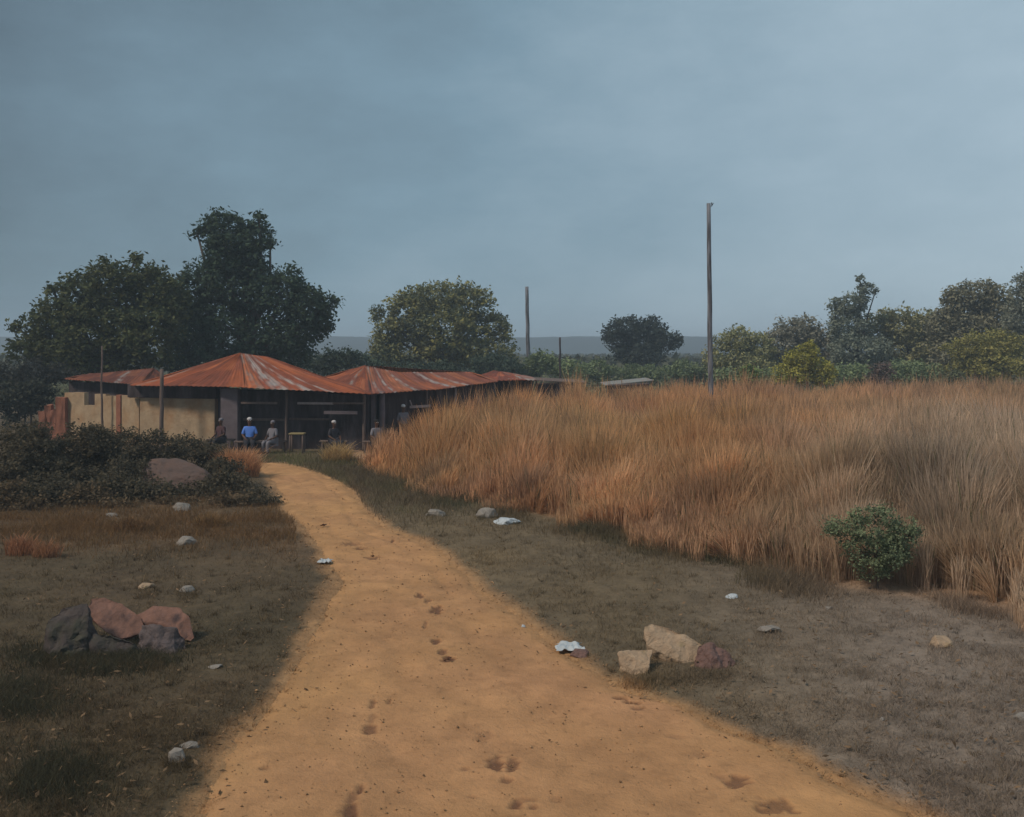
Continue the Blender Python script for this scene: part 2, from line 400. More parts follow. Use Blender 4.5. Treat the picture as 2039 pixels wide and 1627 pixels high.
def field_h(x, y):
    px = x/np.maximum(y, .1)*F+1019.5
    h = np.interp(px, [700, 760, 860, 960, 1060, 1150, 1190, 1310, 1350, 2100], [.60, 1.0, 1.42, 1.86, 2.05, 2.0, 1.74, 1.74, 1.9, 1.86])
    fi = field_in(x, y)
    h = h*np.clip(.30+fi*.17, .14, 1)
    return h*(.56+.5*fbm(x, y, 3.0, 71)+.34*vn(x, y, .8, 73))
def back_limit(x, y):
    px = x/np.maximum(y, .1)*F+1019.5
    return np.interp(px, [700, 760, 860, 990, 1080, 1180, 1300, 2400], [30.5, 32.2, 34.5, 38.5, 44, 52, 58, 58])
def tall_grass():
    n = 880000
    x, y = scatter(n, -380, 1260, 11, 60)
    fi = field_in(x, y)
    ok = (fi > (fbm(x, y, 1.6, 75)-.55)*4.2+(vn(x, y, .4, 74)-.5)*.8) & (y < back_limit(x, y)) & (path_dist(x, y) > .6)
    ok &= ((x-5.33)/.75)**2+((y-13.5)/1.0)**2 > 1          # bare ground round the foot of the green shrub
    # thin out: canopy deep inside keeps only a share
    ok &= (vn(x, y, .22, 76) > rng.uniform(-.25, .75, n))
    x, y, fi = x[ok], y[ok], fi[ok]
    # taller seeding plumes standing in loose groups along the far edge of the field
    mpl = 430; qx = rng.uniform(900, 2080, mpl); qy = back_limit(np.interp(qx, [0, 4000], [0, 4000])*0+(qx-1019.5)/F*50, np.full(mpl, 50.))-rng.uniform(0, 9, mpl)
    gx = (qx-1019.5)/F*qy; kp = (vn(gx, qy, 2.2, 70) > rng.uniform(.35, .75, mpl)) & ((qx < 1170)|(qx > 1330)); gx, qy = gx[kp], qy[kp]; pp = 34
    plx = np.repeat(gx, pp)+rng.normal(0, .16, len(gx)*pp); ply = np.repeat(qy, pp)+rng.normal(0, .16, len(gx)*pp)
    extra = np.repeat(rng.uniform(1.12, 1.42, len(gx)), pp)*rng.uniform(.7, 1.05, len(gx)*pp)
    n_main = len(x); x = np.concatenate([x, plx]); y = np.concatenate([y, ply]); fi = np.concatenate([fi, field_in(plx, ply)]); n = len(x)
    px = x/y*F+1019.5
    hmul = np.where(rng.uniform(0, 1, n) < .25, rng.uniform(.25, .6, n), rng.uniform(.72, 1.06, n))
    sp = rng.uniform(0, 1, n) < .02; hmul[sp] = rng.uniform(1.08, 1.3, sp.sum())
    h = field_h(x, y)*hmul
    # half of the stems stand in fanned clumps, each with its own height and colour
    cx_, cy_ = scatter(11000, -380, 1260, 11, 60)
    pick = rng.integers(0, 11000, n); incl = rng.uniform(0, 1, n) < .55
    # nearest clump in picture order: sort both by a coarse cell key
    key = np.round(x/np.sqrt(y)*2.2)+np.round(np.log(y)*22)*1000
    _, inv = np.unique(key, return_inverse=True)
    hc = rng.uniform(.80, 1.14, inv.max()+1); hc[rng.uniform(0, 1, len(hc)) < .07] *= 1.12; cc_ = rng.uniform(.74, 1.22, inv.max()+1); hue = rng.uniform(0, 1, inv.max()+1)
    sx = np.bincount(inv, x)/np.bincount(inv); sy = np.bincount(inv, y)/np.bincount(inv)
    x = np.where(incl, sx[inv]+(x-sx[inv])*.45, x); y = np.where(incl, sy[inv]+(y-sy[inv])*.45, y)
    incl[n_main:] = False
    h = h*np.where(incl, hc[inv], 1); h[n_main:] = field_h(plx, ply)*extra
    h = h*(1+.22*np.clip((y-back_limit(x, y)+9)/9, 0, 1)*np.clip(vn(x, y, 1.5, 90)*3-1.6, -.5, 1))
    a = np.array([.66, .35, .155]); b = np.array([.54, .305, .18]); c3 = np.array([.60, .42, .21]); tau = np.array([.58, .435, .31])
    m1 = np.clip(fbm(x, y, 2.6, 77)*2-.5, 0, 1)[:, None]; m2 = np.clip(fbm(x, y, 4., 78)*2.4-.85, 0, 1)[:, None]
    c = a*m1+b*(1-m1); c = c*(1-.5*m2)+c3*.5*m2
    t = np.clip((px-1450)/450, 0, .9)[:, None]*np.clip(1.35-(y[:, None]-14)/30, .25, 1)
    c = c*(1-t)+tau*t
    near = np.clip((22-y)/14, 0, .6)[:, None]
    c = c*(1-near)+np.array([.58, .41, .28])*near
    c *= rng.uniform(.7, 1.25, (n, 1))*(.50+.95*fbm(x, y, 1.3, 79))[:, None]
    c = np.where(incl[:, None], c*cc_[inv][:, None]*(1+np.array([.06, 0, -.10])*(hue[inv][:, None]-.5)*2), c)
    fx = np.where(incl, (x-sx[inv])*.8, 0); fy = np.where(incl, (y-sy[inv])*.8, 0)
    gr = (rng.uniform(0, 1, n) < .05); c[gr] = np.array([.10, .11, .045])*rng.uniform(.7, 1.2, (gr.sum(), 1))
    wd = rng.uniform(.0045, .009, n)*np.sqrt(y/16)
    o = blades('tall_dry_grass', x, y, h, wd, c, lean=.11, segs=3, plume=1.9, fan=(fx, fy))
    tag(o, 'tall field of dry orange straw grass right of the path', 'grass', kind='stuff')
tall_grass()

def tuft(name, label, cx, row, wpx, hpx, n, col, kind=True, lean=.28, dep=.6, grp=None):
    D = gD(row); x0 = (cx-1019.5)/F*D; r = wpx/2/F*D
    a = rng.uniform(0, 2*np.pi, n); q = np.sqrt(rng.uniform(0, 1, n))
    x = x0+np.cos(a)*q*r; y = D+np.sin(a)*q*r*dep
    h = hpx/F*D*rng.uniform(.3, 1.08, n)**.8*(1-.4*q**2)*(.75+.4*vn(x, y, .25, 89))
    c = np.array(col)*rng.uniform(.6, 1.3, (n, 1))
    wd = rng.uniform(.006, .012, n)*math.sqrt(D/16)
    o = blades(name, x, y, h, wd, c, lean=lean, segs=3, plume=1.3)
    base = Vector((x0, D, gz1(x0, D))); o.data.transform(Matrix.Translation(-base)); o.location = base
    tag(o, label, 'grass clump', grp)
    return o
tuft('dry_grass_clump', 'rounded rust orange grass clump at the far left bend of the path', 474, 950, 82, 74, 2600, (.58, .31, .16), lean=.35)
tuft('dry_grass_clump', 'small yellow tipped grass clump in front of the dark stall', 672, 922, 60, 60, 700, (.52, .35, .16), lean=.4)
tuft('dry_grass_clump', 'tall purplish brown grass plume standing before the second roof', 968, 902, 40, 152, 300, (.32, .175, .12), lean=.1)
tuft('dry_grass_clump', 'faint orange grass clump on the left verge at the photo edge', 45, 1112, 70, 62, 420, (.40, .19, .10))
tuft('dry_grass_clump', 'short orange grass clump beside the left verge clump', 92, 1118, 56, 50, 300, (.38, .19, .10))
tuft('dry_grass_clump', 'thin straw grass clump below the blue grey stone by the bushes', 418, 1052, 66, 40, 900, (.30, .18, .08))
tuft('dry_grass_clump', 'low straw grass clump in front of the dark bushes', 262, 1060, 70, 40, 900, (.26, .15, .07))

def weeds():
    X = []; Y = []; Hh = []; C = []
    # dark green fringe at the foot of the tall grass
    n = 60000
    px = rng.uniform(640, 2080, n); row = np.interp(px, FE[:, 0], FE[:, 1])+rng.normal(6, 15, n)
    y = H*F/(row-HOR); x = (px-1019.5)/F*y
    k = (vn(x, y, 1.1, 81) > rng.uniform(.2, .85, n)+np.clip((px-1400)/900, 0, .5)) & (path_dist(x, y) > .1)
    x, y = x[k], y[k]; X.append(x); Y.append(y); Hh.append(rng.uniform(.06, .26, len(x))*(.5+vn(x, y, .7, 82)))
    cc = (np.array([.10, .096, .055])*(1-vn(x, y, .5, 88)[:, None])+np.array([.20, .14, .08])*vn(x, y, .5, 88)[:, None])*rng.uniform(.6, 1.4, (len(x), 1))
    mv = np.clip((x/y*F+1019.5-1450)/250, 0, 1)[:, None]; C.append(cc*(1-mv)+np.array([.30, .22, .16])*mv*rng.uniform(.6, 1.3, (len(x), 1)))
    # green grass beyond the end of the path and along its far right edge
    n = 26000
    px = rng.uniform(515, 900, n); row = 902+np.abs(rng.normal(0, 50, n))+rng.exponential(14, n)
    y = H*F/(row-HOR); x = (px-1019.5)/F*y
    k = (path_dist(x, y) > .03) & (field_in(x, y) < 1) & (x > np.interp(y, pD, pL))
    x, y = x[k], y[k]; X.append(x); Y.append(y); Hh.append(rng.uniform(.08, .30, len(x)))
    q_ = np.clip(fbm(x, y, .8, 83)*1.8-.4+np.clip((x/y*F+1019.5-640)/160, -.4, .4), 0, 1)[:, None]
    C.append((np.array([.15, .15, .06])*(1-q_)+np.array([.17, .125, .08])*q_)*rng.uniform(.45, 1.5, (len(x), 1)))
    # dry straw strip at the foot of the left bushes
    n = 34000
    px = rng.uniform(0, 590, n); row = rng.normal(1045, 26, n); row = np.clip(row, 1000, 1130)
    y = H*F/(row-HOR); x = (px-1019.5)/F*y
    k = (path_dist(x, y) > .1) & (vn(x, y, .9, 84) > rng.uniform(.1, .9, n))
    x, y = x[k], y[k]; X.append(x); Y.append(y); Hh.append(rng.uniform(.06, .22, len(x)))
    C.append(np.array([.22, .125, .055])*rng.uniform(.5, 1.3, (len(x), 1)))
    # grass pressed up against the rocks and stones
    for (rx_, ry_, wx, nn) in ((205, 1330, 120, 3600), (1350, 1360, 105, 1500), (1270, 1366, 40, 400), (868, 1034, 26, 260), (985, 1050, 50, 500), (1530, 1279, 28, 300), (1874, 1314, 28, 320), (352, 1528, 30, 420), (372, 1096, 26, 300), (292, 1182, 22, 220), (372, 1187, 20, 200)):
        px = rng.uniform(rx_-wx, rx_+wx, nn); row = ry_+rng.normal(2, 9, nn)
        y = H*F/(row-HOR); x = (px-1019.5)/F*y
        k = path_dist(x, y) > 0; x, y = x[k], y[k]
        X.append(x); Y.append(y); Hh.append(rng.uniform(.03, .13, len(x))); C.append(gcol(x, y)*rng.uniform(.8, 1.6, (len(x), 1)))
    # dark weeds round the rocks at the left
    n = 16000
    px = rng.normal(190, 85, n); row = rng.normal(1318, 18, n)
    px2 = rng.normal(30, 60, 9000); row2 = rng.normal(1400, 26, 9000)
    px3 = rng.normal(90, 70, 9000); row3 = rng.normal(1560, 34, 9000)
    px = np.concatenate([px, px2, px3]); row = np.concatenate([row, row2, row3])
    y = H*F/(row-HOR); x = (px-1019.5)/F*y
    k = vn(x, y, .4, 86) > rng.uniform(0, .8, len(x))
    x, y = x[k], y[k]; X.append(x); Y.append(y); Hh.append(rng.uniform(.04, .15, len(x)))
    C.append(np.array([.075, .07, .042])*rng.uniform(.5, 1.4, (len(x), 1)))
    x = np.concatenate(X); y = np.concatenate(Y); h = np.concatenate(Hh); c = np.concatenate(C)
    o = blades('weeds', x, y, h, rng.uniform(.006, .012, len(x))*np.sqrt(y/14), c, lean=.45, segs=2)
    tag(o, 'dark green and straw weeds along the verges of path and field', 'weeds', kind='stuff')
weeds()

def leaves_np(centers, sizes, cols, up=.35):
    n = len(centers)
    nrm = rng.normal(0, 1, (n, 3)); nrm[:, 2] = np.abs(nrm[:, 2])+up; nrm /= np.linalg.norm(nrm, axis=1)[:, None]
    a = rng.normal(0, 1, (n, 3)); a -= (a*nrm).sum(1)[:, None]*nrm; a /= np.linalg.norm(a, axis=1)[:, None]
    b = np.cross(nrm, a); s = sizes[:, None]
    V = np.stack([centers-a*s*.5, centers+b*s*.27+nrm*s*.06, centers+a*s*.55, centers-b*s*.27+nrm*s*.06], 1).reshape(-1, 3)
    Fc = (np.arange(n)*4)[:, None]+np.arange(4)[None, :]
    return V, Fc, np.repeat(cols, 4, 0)

def limb_bm(bm, pts, r0, r1, seg=8):
    rings = []
    n = len(pts)
    for i, p in enumerate(pts):
        d = (pts[min(i+1, n-1)]-pts[max(i-1, 0)]).normalized()
        a = d.orthogonal().normalized(); b = d.cross(a)
        r = r0+(r1-r0)*i/(n-1)
        rings.append([bm.verts.new(p+(a*math.cos(t)+b*math.sin(t))*r) for t in [2*math.pi*k/seg for k in range(seg)]])
    for i in range(n-1):
        for k in range(seg):
            bm.faces.new([rings[i][k], rings[i][(k+1) % seg], rings[i+1][(k+1) % seg], rings[i+1][k]])
    bm.faces.new(rings[0][::-1]); bm.faces.new(rings[-1])
def wob(p, q, n, amp):
    out = []
    for i in range(n+1):
        t = i/n; v = p.lerp(q, t)
        if 0 < i < n: v += Vector((random.uniform(-1, 1), random.uniform(-1, 1), random.uniform(-.4, .4)))*amp
        out.append(v)
    return out

def plant(name, label, cat, D, blobs, col, col2, leaf=.22, dens=1.0, trunk_px=None, tr=.22, group=None, clump=.45, fill=1.0, parts=('trunk', 'crown'), depthk=.85, lum=1.7):
    """blobs: (px, py, rx, ry[, dD]) in photo pixels at depth D; a trunk rises from the ground with limbs into each blob"""
    if trunk_px is None: trunk_px = sum(b[0]*b[2] for b in blobs)/sum(b[2] for b in blobs)
    bx = (trunk_px-1019.5)/F*D; base = Vector((bx, D, gz1(bx, D)))
    root = thing(name, label, cat, base, group)
    P = []; S = []; C = []
    lo = min((W(b[0], b[1], D).z-b[3]/F*D) for b in blobs); hi = max((W(b[0], b[1], D).z+b[3]/F*D) for b in blobs)
    ctrs = []
    for b in blobs:
        dD = b[4] if len(b) > 4 else random.uniform(-.35, .35)*b[2]/F*D
        c = W(b[0], b[1], D); c.y += dD; ctrs.append(c)
        rx, rz = b[2]/F*D, b[3]/F*D; ry = rx*depthk
        area = rx*rz*4
        ncl = max(10, int(area/(clump*clump)*5.2*dens*fill))
        v = rng.normal(0, 1, (ncl, 3)); v /= np.linalg.norm(v, axis=1)[:, None]
        rad = rng.uniform(.35, 1.0, ncl)**.55
        # uneven outline
        bump = 1+.16*np.sin(v[:, 0]*5+c.x)+.12*np.sin(v[:, 2]*7+v[:, 1]*4+c.z*3)
        cc = np.array([c.x, c.y, c.z])+v*np.array([rx, ry, rz])*(rad*bump*.93)[:, None]
        per = max(6, int(11*(clump/leaf)**2*.32))
        cen = np.repeat(cc, per, 0)+rng.normal(0, clump*.36, (ncl*per, 3))*np.array([1, 1, .75])
        tone = np.repeat(rng.uniform(0, 1, ncl), per)
        tn = np.clip(tone*.8+rng.uniform(-.08, .2, len(tone)), 0, 1)[:, None]
        cols = np.array(col)*(1-tn)+np.array(col2)*tn
        cols *= rng.uniform(.85, 1.15, (len(tone), 1))*lum
        P.append(cen); C.append(cols); S.append(rng.uniform(.6, 1.25, len(tone))*leaf)
    P = np.concatenate(P); C = np.concatenate(C); S = np.concatenate(S)
    g = P[:, 2] > base.z+.02; P, C, S = P[g], C[g], S[g]
    V, Fc, cl = leaves_np(P, S, C)
    crown = np_mesh(parts[1], V, Fc, M['leaf'], cl, parent=root)
    bm = bmesh.new()
    low = min(ctrs, key=lambda c: (c-base).length)
    fork = base.lerp(Vector((sum(c.x for c in ctrs)/len(ctrs), D, sum(c.z for c in ctrs)/len(ctrs))), .45)
    limb_bm(bm, wob(base-Vector((0, 0, .15)), fork, 3, tr*.4), tr, tr*.7)
    for c in ctrs: limb_bm(bm, wob(fork, c, 3, tr*.9), tr*.5, tr*.12, 6)
    bm_obj(parts[0], bm, M['bark'], root, smooth=True)
    settle(root)
    return root
def bush(label, D, blobs, col, col2, leaf=.09, dens=1., tr=.03, group=None, clump=.22, name='bush', cat='bush', **k):
    return plant(name, label, cat, D, blobs, col, col2, leaf, dens, None, tr, group, clump, parts=('stem', 'foliage'), **k)

# big trees behind the village
plant('broad_tree', 'broad olive green tree behind the cream wall, widest of all trees', 'tree', 50,
      [(62, 690, 42, 32), (112, 640, 52, 50), (165, 600, 62, 62), (232, 565, 62, 50), (300, 580, 60, 55), (205, 660, 100, 70), (300, 665, 85, 70), (120, 700, 75, 45), (345, 600, 40, 55), (30, 652, 11, 7), (272, 515, 10, 8), (107, 575, 10, 9), (200, 720, 90, 35)],
      (.036, .047, .024), (.076, .078, .034), leaf=.26, clump=.5, tr=.4, group=None)
plant('tall_tree', 'tall dark green tree with a round tuft rising above its crown', 'tree', 53,
      [(440, 452, 55, 36), (502, 472, 42, 36), (455, 490, 50, 34), (448, 525, 50, 38), (492, 508, 32, 30), (500, 535, 40, 24), (385, 580, 48, 55), (470, 580, 85, 58), (560, 580, 62, 52), (615, 610, 48, 48), (640, 640, 30, 34), (590, 665, 62, 42), (470, 670, 120, 65), (375, 660, 60, 65), (515, 432, 10, 8), (392, 462, 16, 10), (538, 487, 10, 9), (660, 605, 14, 16), (420, 720, 110, 30), (560, 710, 70, 28)],
      (.026, .042, .031), (.046, .064, .038), leaf=.26, clump=.5, tr=.42)
plant('round_tree', 'round bushy tree with yellowish middle beside the shorter pole', 'tree', 72,
      [(870, 590, 62, 34), (815, 620, 48, 40), (775, 665, 38, 34), (935, 605, 46, 42), (985, 650, 34, 34), (880, 655, 95, 55), (850, 710, 110, 36), (950, 700, 75, 34), (752, 622, 14, 14), (1010, 665, 14, 9), (765, 700, 34, 26)],
      (.032, .042, .032), (.105, .095, .032), leaf=.30, clump=.6, tr=.4, lum=3.1)
plant('small_round_tree', 'small dark round tree standing alone between the two poles', 'tree', 95,
      [(1245, 655, 38, 28), (1300, 655, 38, 26), (1275, 680, 68, 34), (1215, 668, 18, 14), (1335, 680, 22, 22), (1275, 710, 60, 24)],
      (.022, .032, .03), (.045, .055, .045), leaf=.34, clump=.65, tr=.3)
# tree row right of the tall pole
plant('row_tree', 'low rounded tree right beside the tall pole', 'tree', 80, [(1470, 680, 42, 28), (1450, 715, 50, 34), (1510, 700, 38, 38), (1485, 735, 70, 28)], (.062, .066, .034), (.080, .074, .034), leaf=.3, clump=.6, tr=.25, lum=4.0)
plant('row_tree', 'flat topped brownish green tree left of the spiky tree', 'tree', 82, [(1590, 660, 48, 32), (1560, 690, 46, 42), (1625, 695, 50, 46), (1595, 735, 80, 28)], (.058, .058, .046), (.07, .066, .05), leaf=.3, clump=.6, tr=.25, lum=4.0)
plant('row_tree', 'spiky tree with upright tufts poking above the row', 'tree', 79, [(1700, 605, 30, 26), (1722, 575, 18, 14), (1668, 612, 18, 20), (1712, 556, 7, 9), (1744, 580, 7, 8), (1690, 650, 50, 40), (1700, 700, 66, 46), (1700, 740, 70, 26)], (.048, .056, .046), (.058, .064, .048), leaf=.3, clump=.45, tr=.25, lum=4.0)
plant('row_tree', 'wide grey green tree between spiky tree and tallest right tree', 'tree', 81, [(1790, 650, 52, 38), (1850, 655, 42, 40), (1810, 700, 88, 46), (1765, 632, 22, 18), (1860, 700, 60, 44), (1810, 740, 90, 26), (1745, 660, 34, 34)], (.064, .066, .036), (.084, .076, .036), leaf=.3, clump=.6, tr=.25, lum=4.0)
plant('row_tree', 'dark domed tree at the right, taller than its neighbours', 'tree', 76, [(1945, 590, 52, 36), (1905, 610, 34, 32), (1985, 620, 50, 50), (1950, 660, 75, 45), (1890, 592, 16, 14), (1940, 705, 90, 40), (1890, 650, 44, 40), (2000, 690, 60, 50)], (.054, .053, .038), (.066, .062, .038), leaf=.3, clump=.6, tr=.28, lum=4.0)
plant('row_tree', 'grey green tree cut off by the right edge of the photo', 'tree', 70, [(2060, 575, 40, 46), (2050, 640, 50, 60), (2120, 610, 70, 80), (2090, 700, 80, 40)], (.048, .053, .044), (.06, .062, .046), leaf=.28, clump=.6, tr=.28, lum=4.0)
G1 = 'green bushes beyond the roofs'
for lab, D, bl, c1, c2 in [
    ('bright yellow green bush rising over the dry grass', 61, [(1600, 715, 34, 30), (1635, 745, 40, 28), (1575, 745, 34, 26), (1618, 695, 12, 18)], (.13, .13, .03), (.24, .22, .05)),
    ('small bright green bush tucked into the grass top beside the yellow bush', 59, [(1492, 750, 22, 26), (1505, 775, 18, 14)], (.06, .085, .03), (.10, .13, .045)),
    ('wide yellowish hedge bush below the tallest right tree', 66, [(1935, 695, 52, 34), (2000, 690, 50, 36), (1965, 730, 90, 30)], (.10, .10, .035), (.19, .17, .06)),
    ('dead brown bush poking out of the grass under the wide tree', 60, [(1750, 752, 24, 24), (1765, 735, 12, 12)], (.07, .055, .05), (.10, .075, .065)),
    ('dark green bush in the grass below the yellowish hedge bush', 60, [(1900, 760, 22, 22)], (.05, .06, .035), (.08, .085, .045))]:
    bush(lab, D, bl, c1, c2, leaf=.22, clump=.4, tr=.06, name='field_bush', lum=1.9)
for i, (lab, D, bl) in enumerate([
    ('dark bush between the tall tree and the round tree', 62, [(648, 722, 44, 26), (690, 712, 30, 18)]),
    ('dark bush left of the round tree foot', 63, [(715, 728, 42, 24)]),
    ('dark bush behind the second roof', 64, [(800, 738, 60, 18), (880, 738, 55, 18)]),
    ('dark bush at the foot of the round tree on its far side', 66, [(985, 730, 55, 26)]),
    ('green bush at the foot of the shorter pole', 72, [(1075, 722, 36, 24), (1045, 742, 40, 18)]),
    ('green bush around the thin black post', 74, [(1130, 735, 44, 20)]),
    ('green bush left of the lone round tree', 78, [(1190, 738, 42, 22)]),
    ('green bush below the lone round tree', 80, [(1275, 745, 58, 22)]),
    ('green bush between the lone round tree and the tall pole', 80, [(1365, 740, 48, 22), (1400, 752, 36, 14)]),
    ('green bush behind the grass right of the tall pole', 66, [(1440, 752, 40, 18), (1530, 752, 40, 18)]),
    ('grey green bush under the spiky tree', 66, [(1690, 745, 55, 24)]),
    ('grey green bush under the wide tree', 67, [(1820, 742, 65, 26)])]):
    k = random.uniform(.85, 1.2)
    dk = i < 4
    bush(lab, D, bl, tuple(k*v for v in ((.024, .035, .028) if dk else (.04, .052, .03))), tuple(k*v for v in ((.04, .052, .035) if dk else (.075, .09, .045))), leaf=.25, clump=.45, tr=.07, name='background_bush', lum=2.2 if dk else 3.4)
bush('dark bush beside the ruined brick wall at the left edge', 44, [(30, 800, 55, 45), (75, 790, 38, 34)], (.024, .028, .022), (.045, .045, .032), leaf=.18, clump=.38, tr=.06, name='background_bush')
bush('dusky bush above the left edge bush, under the broad tree', 47, [(10, 755, 45, 34), (70, 750, 48, 32), (115, 745, 34, 22)], (.03, .032, .03), (.05, .05, .042), leaf=.18, clump=.38, tr=.06, name='background_bush')

# dark thicket at the left, bush by bush
K1, K2 = (.046, .040, .028), (.082, .068, .044)
for lab, D, bl in [
    ('dark bush at the left photo edge, tallest of the thicket', 24, [(20, 905, 70, 62), (80, 900, 60, 58), (0, 950, 60, 50)]),
    ('dark bush of the thicket below the notched mud wall', 24.8, [(155, 900, 62, 56), (200, 890, 50, 48), (170, 940, 70, 45)]),
    ('dark bush of the thicket in front of the house corner', 26.5, [(265, 895, 58, 44), (330, 890, 44, 32), (290, 930, 62, 40)]),
    ('dark bush of the thicket just behind the boulder', 27.8, [(385, 905, 52, 38), (425, 915, 38, 32)]),
    ('low dark bush right of the boulder reaching the path', 24, [(450, 965, 42, 32), (485, 985, 40, 26), (430, 985, 36, 22)]),
    ('low ragged bush spilling onto the bend of the path', 22.6, [(515, 993, 34, 18), (545, 1003, 22, 10)]),
    ('low dark bush in front of the left thicket', 22.4, [(60, 985, 80, 36), (130, 985, 60, 32)]),
    ('low dark bush in front of and left of the boulder', 22.8, [(225, 975, 62, 34), (280, 982, 46, 26)]),
    ('low dark bush just below the boulder', 23.3, [(335, 982, 60, 22), (395, 980, 36, 22)]),
    ('upright dark bush of the thicket above its left front corner', 23.4, [(45, 945, 48, 40), (95, 955, 40, 34)]),
    ('small rounded dark bush between the left bushes of the thicket', 23.7, [(140, 948, 40, 36), (180, 962, 34, 26)]),
    ('small dark bush left of the boulder, half over its flank', 24.1, [(250, 945, 46, 34), (290, 962, 34, 24)]),
    ('small dark bush right of the boulder, behind the low bushes', 25.2, [(430, 935, 34, 26), (462, 945, 30, 24)]),
    ('brownish loose bush at the left end of the thicket front', 21.6, [(20, 1000, 60, 34), (70, 1012, 50, 24)]),
    ('brownish loose bush in the middle of the thicket front', 21.9, [(170, 1000, 60, 28), (225, 1008, 44, 20)]),
    ('ragged brown bush between the thicket front and the bend of the path', 22.2, [(310, 1008, 50, 18), (430, 1003, 50, 22), (480, 1005, 40, 18)])]:
    brn = 'brown' in lab
    bush(lab, D, bl, (.055, .042, .027) if brn else K1, (.12, .085, .05) if brn else K2, leaf=.085, clump=.24, tr=.035, name='thicket_bush', dens=.75 if brn else .95, fill=random.uniform(.75, 1))
# the green shrub in front of the tall grass
plant('green_shrub', 'small leafy green shrub growing alone against the tall dry grass', 'shrub', 14,
      [(1745, 1050, 58, 42), (1690, 1052, 40, 24), (1660, 1050, 20, 15), (1795, 1062, 34, 32), (1735, 1095, 62, 38), (1785, 1105, 34, 24), (1720, 1022, 22, 14), (1750, 1018, 20, 12), (1740, 1130, 34, 22), (1820, 1058, 14, 14)],
      (.055, .068, .042), (.11, .13, .072), leaf=.045, clump=.12, tr=.018, trunk_px=1748, dens=.5, lum=2.3, parts=('stem', 'foliage'))

def scrub():
    n = 5200
    y = 1/rng.uniform(1/150, 1/61, n); x = rng.uniform(-.7, .72, n)*y
    k = (y > 66)|(x > -.05*y)
    x, y = x[k], y[k]; n = len(x); per = 26
    r = rng.uniform(.5, 1.25, n); v = rng.normal(0, 1, (n*per, 3)); v /= np.linalg.norm(v, axis=1)[:, None]; v[:, 2] = np.abs(v[:, 2])
    P = np.stack([np.repeat(x, per), np.repeat(y, per), np.full(n*per, .1)], 1)+v*np.repeat(r, per)[:, None]*np.array([1.3, 1.3, .95])*rng.uniform(.5, 1, (n*per, 1))
    cols = np.array([.15, .15, .085])*np.repeat(rng.uniform(.6, 1.5, n), per)[:, None]*rng.uniform(.8, 1.2, (n*per, 1))
    V, Fc, cl = leaves_np(P, rng.uniform(.25, .5, n*per), cols)
    tag(np_mesh('scrub', V, Fc, M['leaf'], cl), 'low grey green scrub covering the flat land beyond the dry grass', 'scrub', kind='stuff')
scrub()
def far_wood():
    n = 1500; V = []; 
    y = rng.uniform(110, 420, n); x = rng.uniform(-.75, .75, n)*y
    r = rng.uniform(2, 4.2, n)
    per = 34
    cx = np.repeat(x, per); cy = np.repeat(y, per); rr = np.repeat(r, per)
    v = rng.normal(0, 1, (n*per, 3)); v /= np.linalg.norm(v, axis=1)[:, None]; v[:, 2] = np.abs(v[:, 2])
    zz = np.minimum(np.repeat(rng.uniform(.2, 1.0, n), per), 1)
    P = np.stack([cx, cy, zz*0+.2], 1)+v*rr[:, None]*np.array([1.2, 1.2, .62])
    cols = np.array([.085, .09, .06])*np.repeat(rng.uniform(.7, 1.5, n), per)[:, None]*rng.uniform(.8, 1.2, (n*per, 1))
    Vv, Fc, cl = leaves_np(P, rng.uniform(1.2, 2.4, n*per), cols)
    o = np_mesh('far_woodland', Vv, Fc, M['leaf'], cl)
    tag(o, 'far off scrub and woodland below the hills', 'woodland', kind='stuff')
far_wood()

# ------------------------------------------------------------------ buildings
def seg_box(bm, p, q, th, z0, z1, off=0., jag=0., n=1):
    """upright slab from plan point p to q"""
    p = Vector((p[0], p[1], 0)); q = Vector((q[0], q[1], 0)); d = (q-p).normalized(); nn = Vector((-d.y, d.x, 0))
    for i in range(n):
        a = p.lerp(q, i/n)+nn*off; b = p.lerp(q, (i+1)/n)+nn*off
        zt = z1+random.uniform(-jag, jag)
        vs = [bm.verts.new(v) for v in (a-nn*th/2+Vector((0, 0, z0)), b-nn*th/2+Vector((0, 0, z0)), b+nn*th/2+Vector((0, 0, z0)), a+nn*th/2+Vector((0, 0, z0)),
              a-nn*th/2+Vector((0, 0, zt)), b-nn*th/2+Vector((0, 0, zt+random.uniform(-jag, jag)*.4)), b+nn*th/2+Vector((0, 0, zt)), a+nn*th/2+Vector((0, 0, zt)))]
        for f_ in ((0, 3, 2, 1), (4, 5, 6, 7), (0, 1, 5, 4), (1, 2, 6, 5), (2, 3, 7, 6), (3, 0, 4, 7)): bm.faces.new([vs[k] for k in f_])
def seg_obj(name, p, q, th, z0, z1, m, parent, **k):
    bm = bmesh.new(); seg_box(bm, p, q, th, z0, z1, **k)
    if k.get('n', 1) == 1: bmesh.ops.bevel(bm, geom=bm.edges[:], offset=min(.012, th*.2), segments=1, affect='EDGES')
    return bm_obj(name, bm, m, parent)
def post(name, p, q, r0, r1, m, parent=None, wb=.0, n=6):
    bm = bmesh.new(); limb_bm(bm, wob(Vector(p), Vector(q), n, wb), r0, r1, 8)
    return bm_obj(name, bm, m, parent, smooth=True)

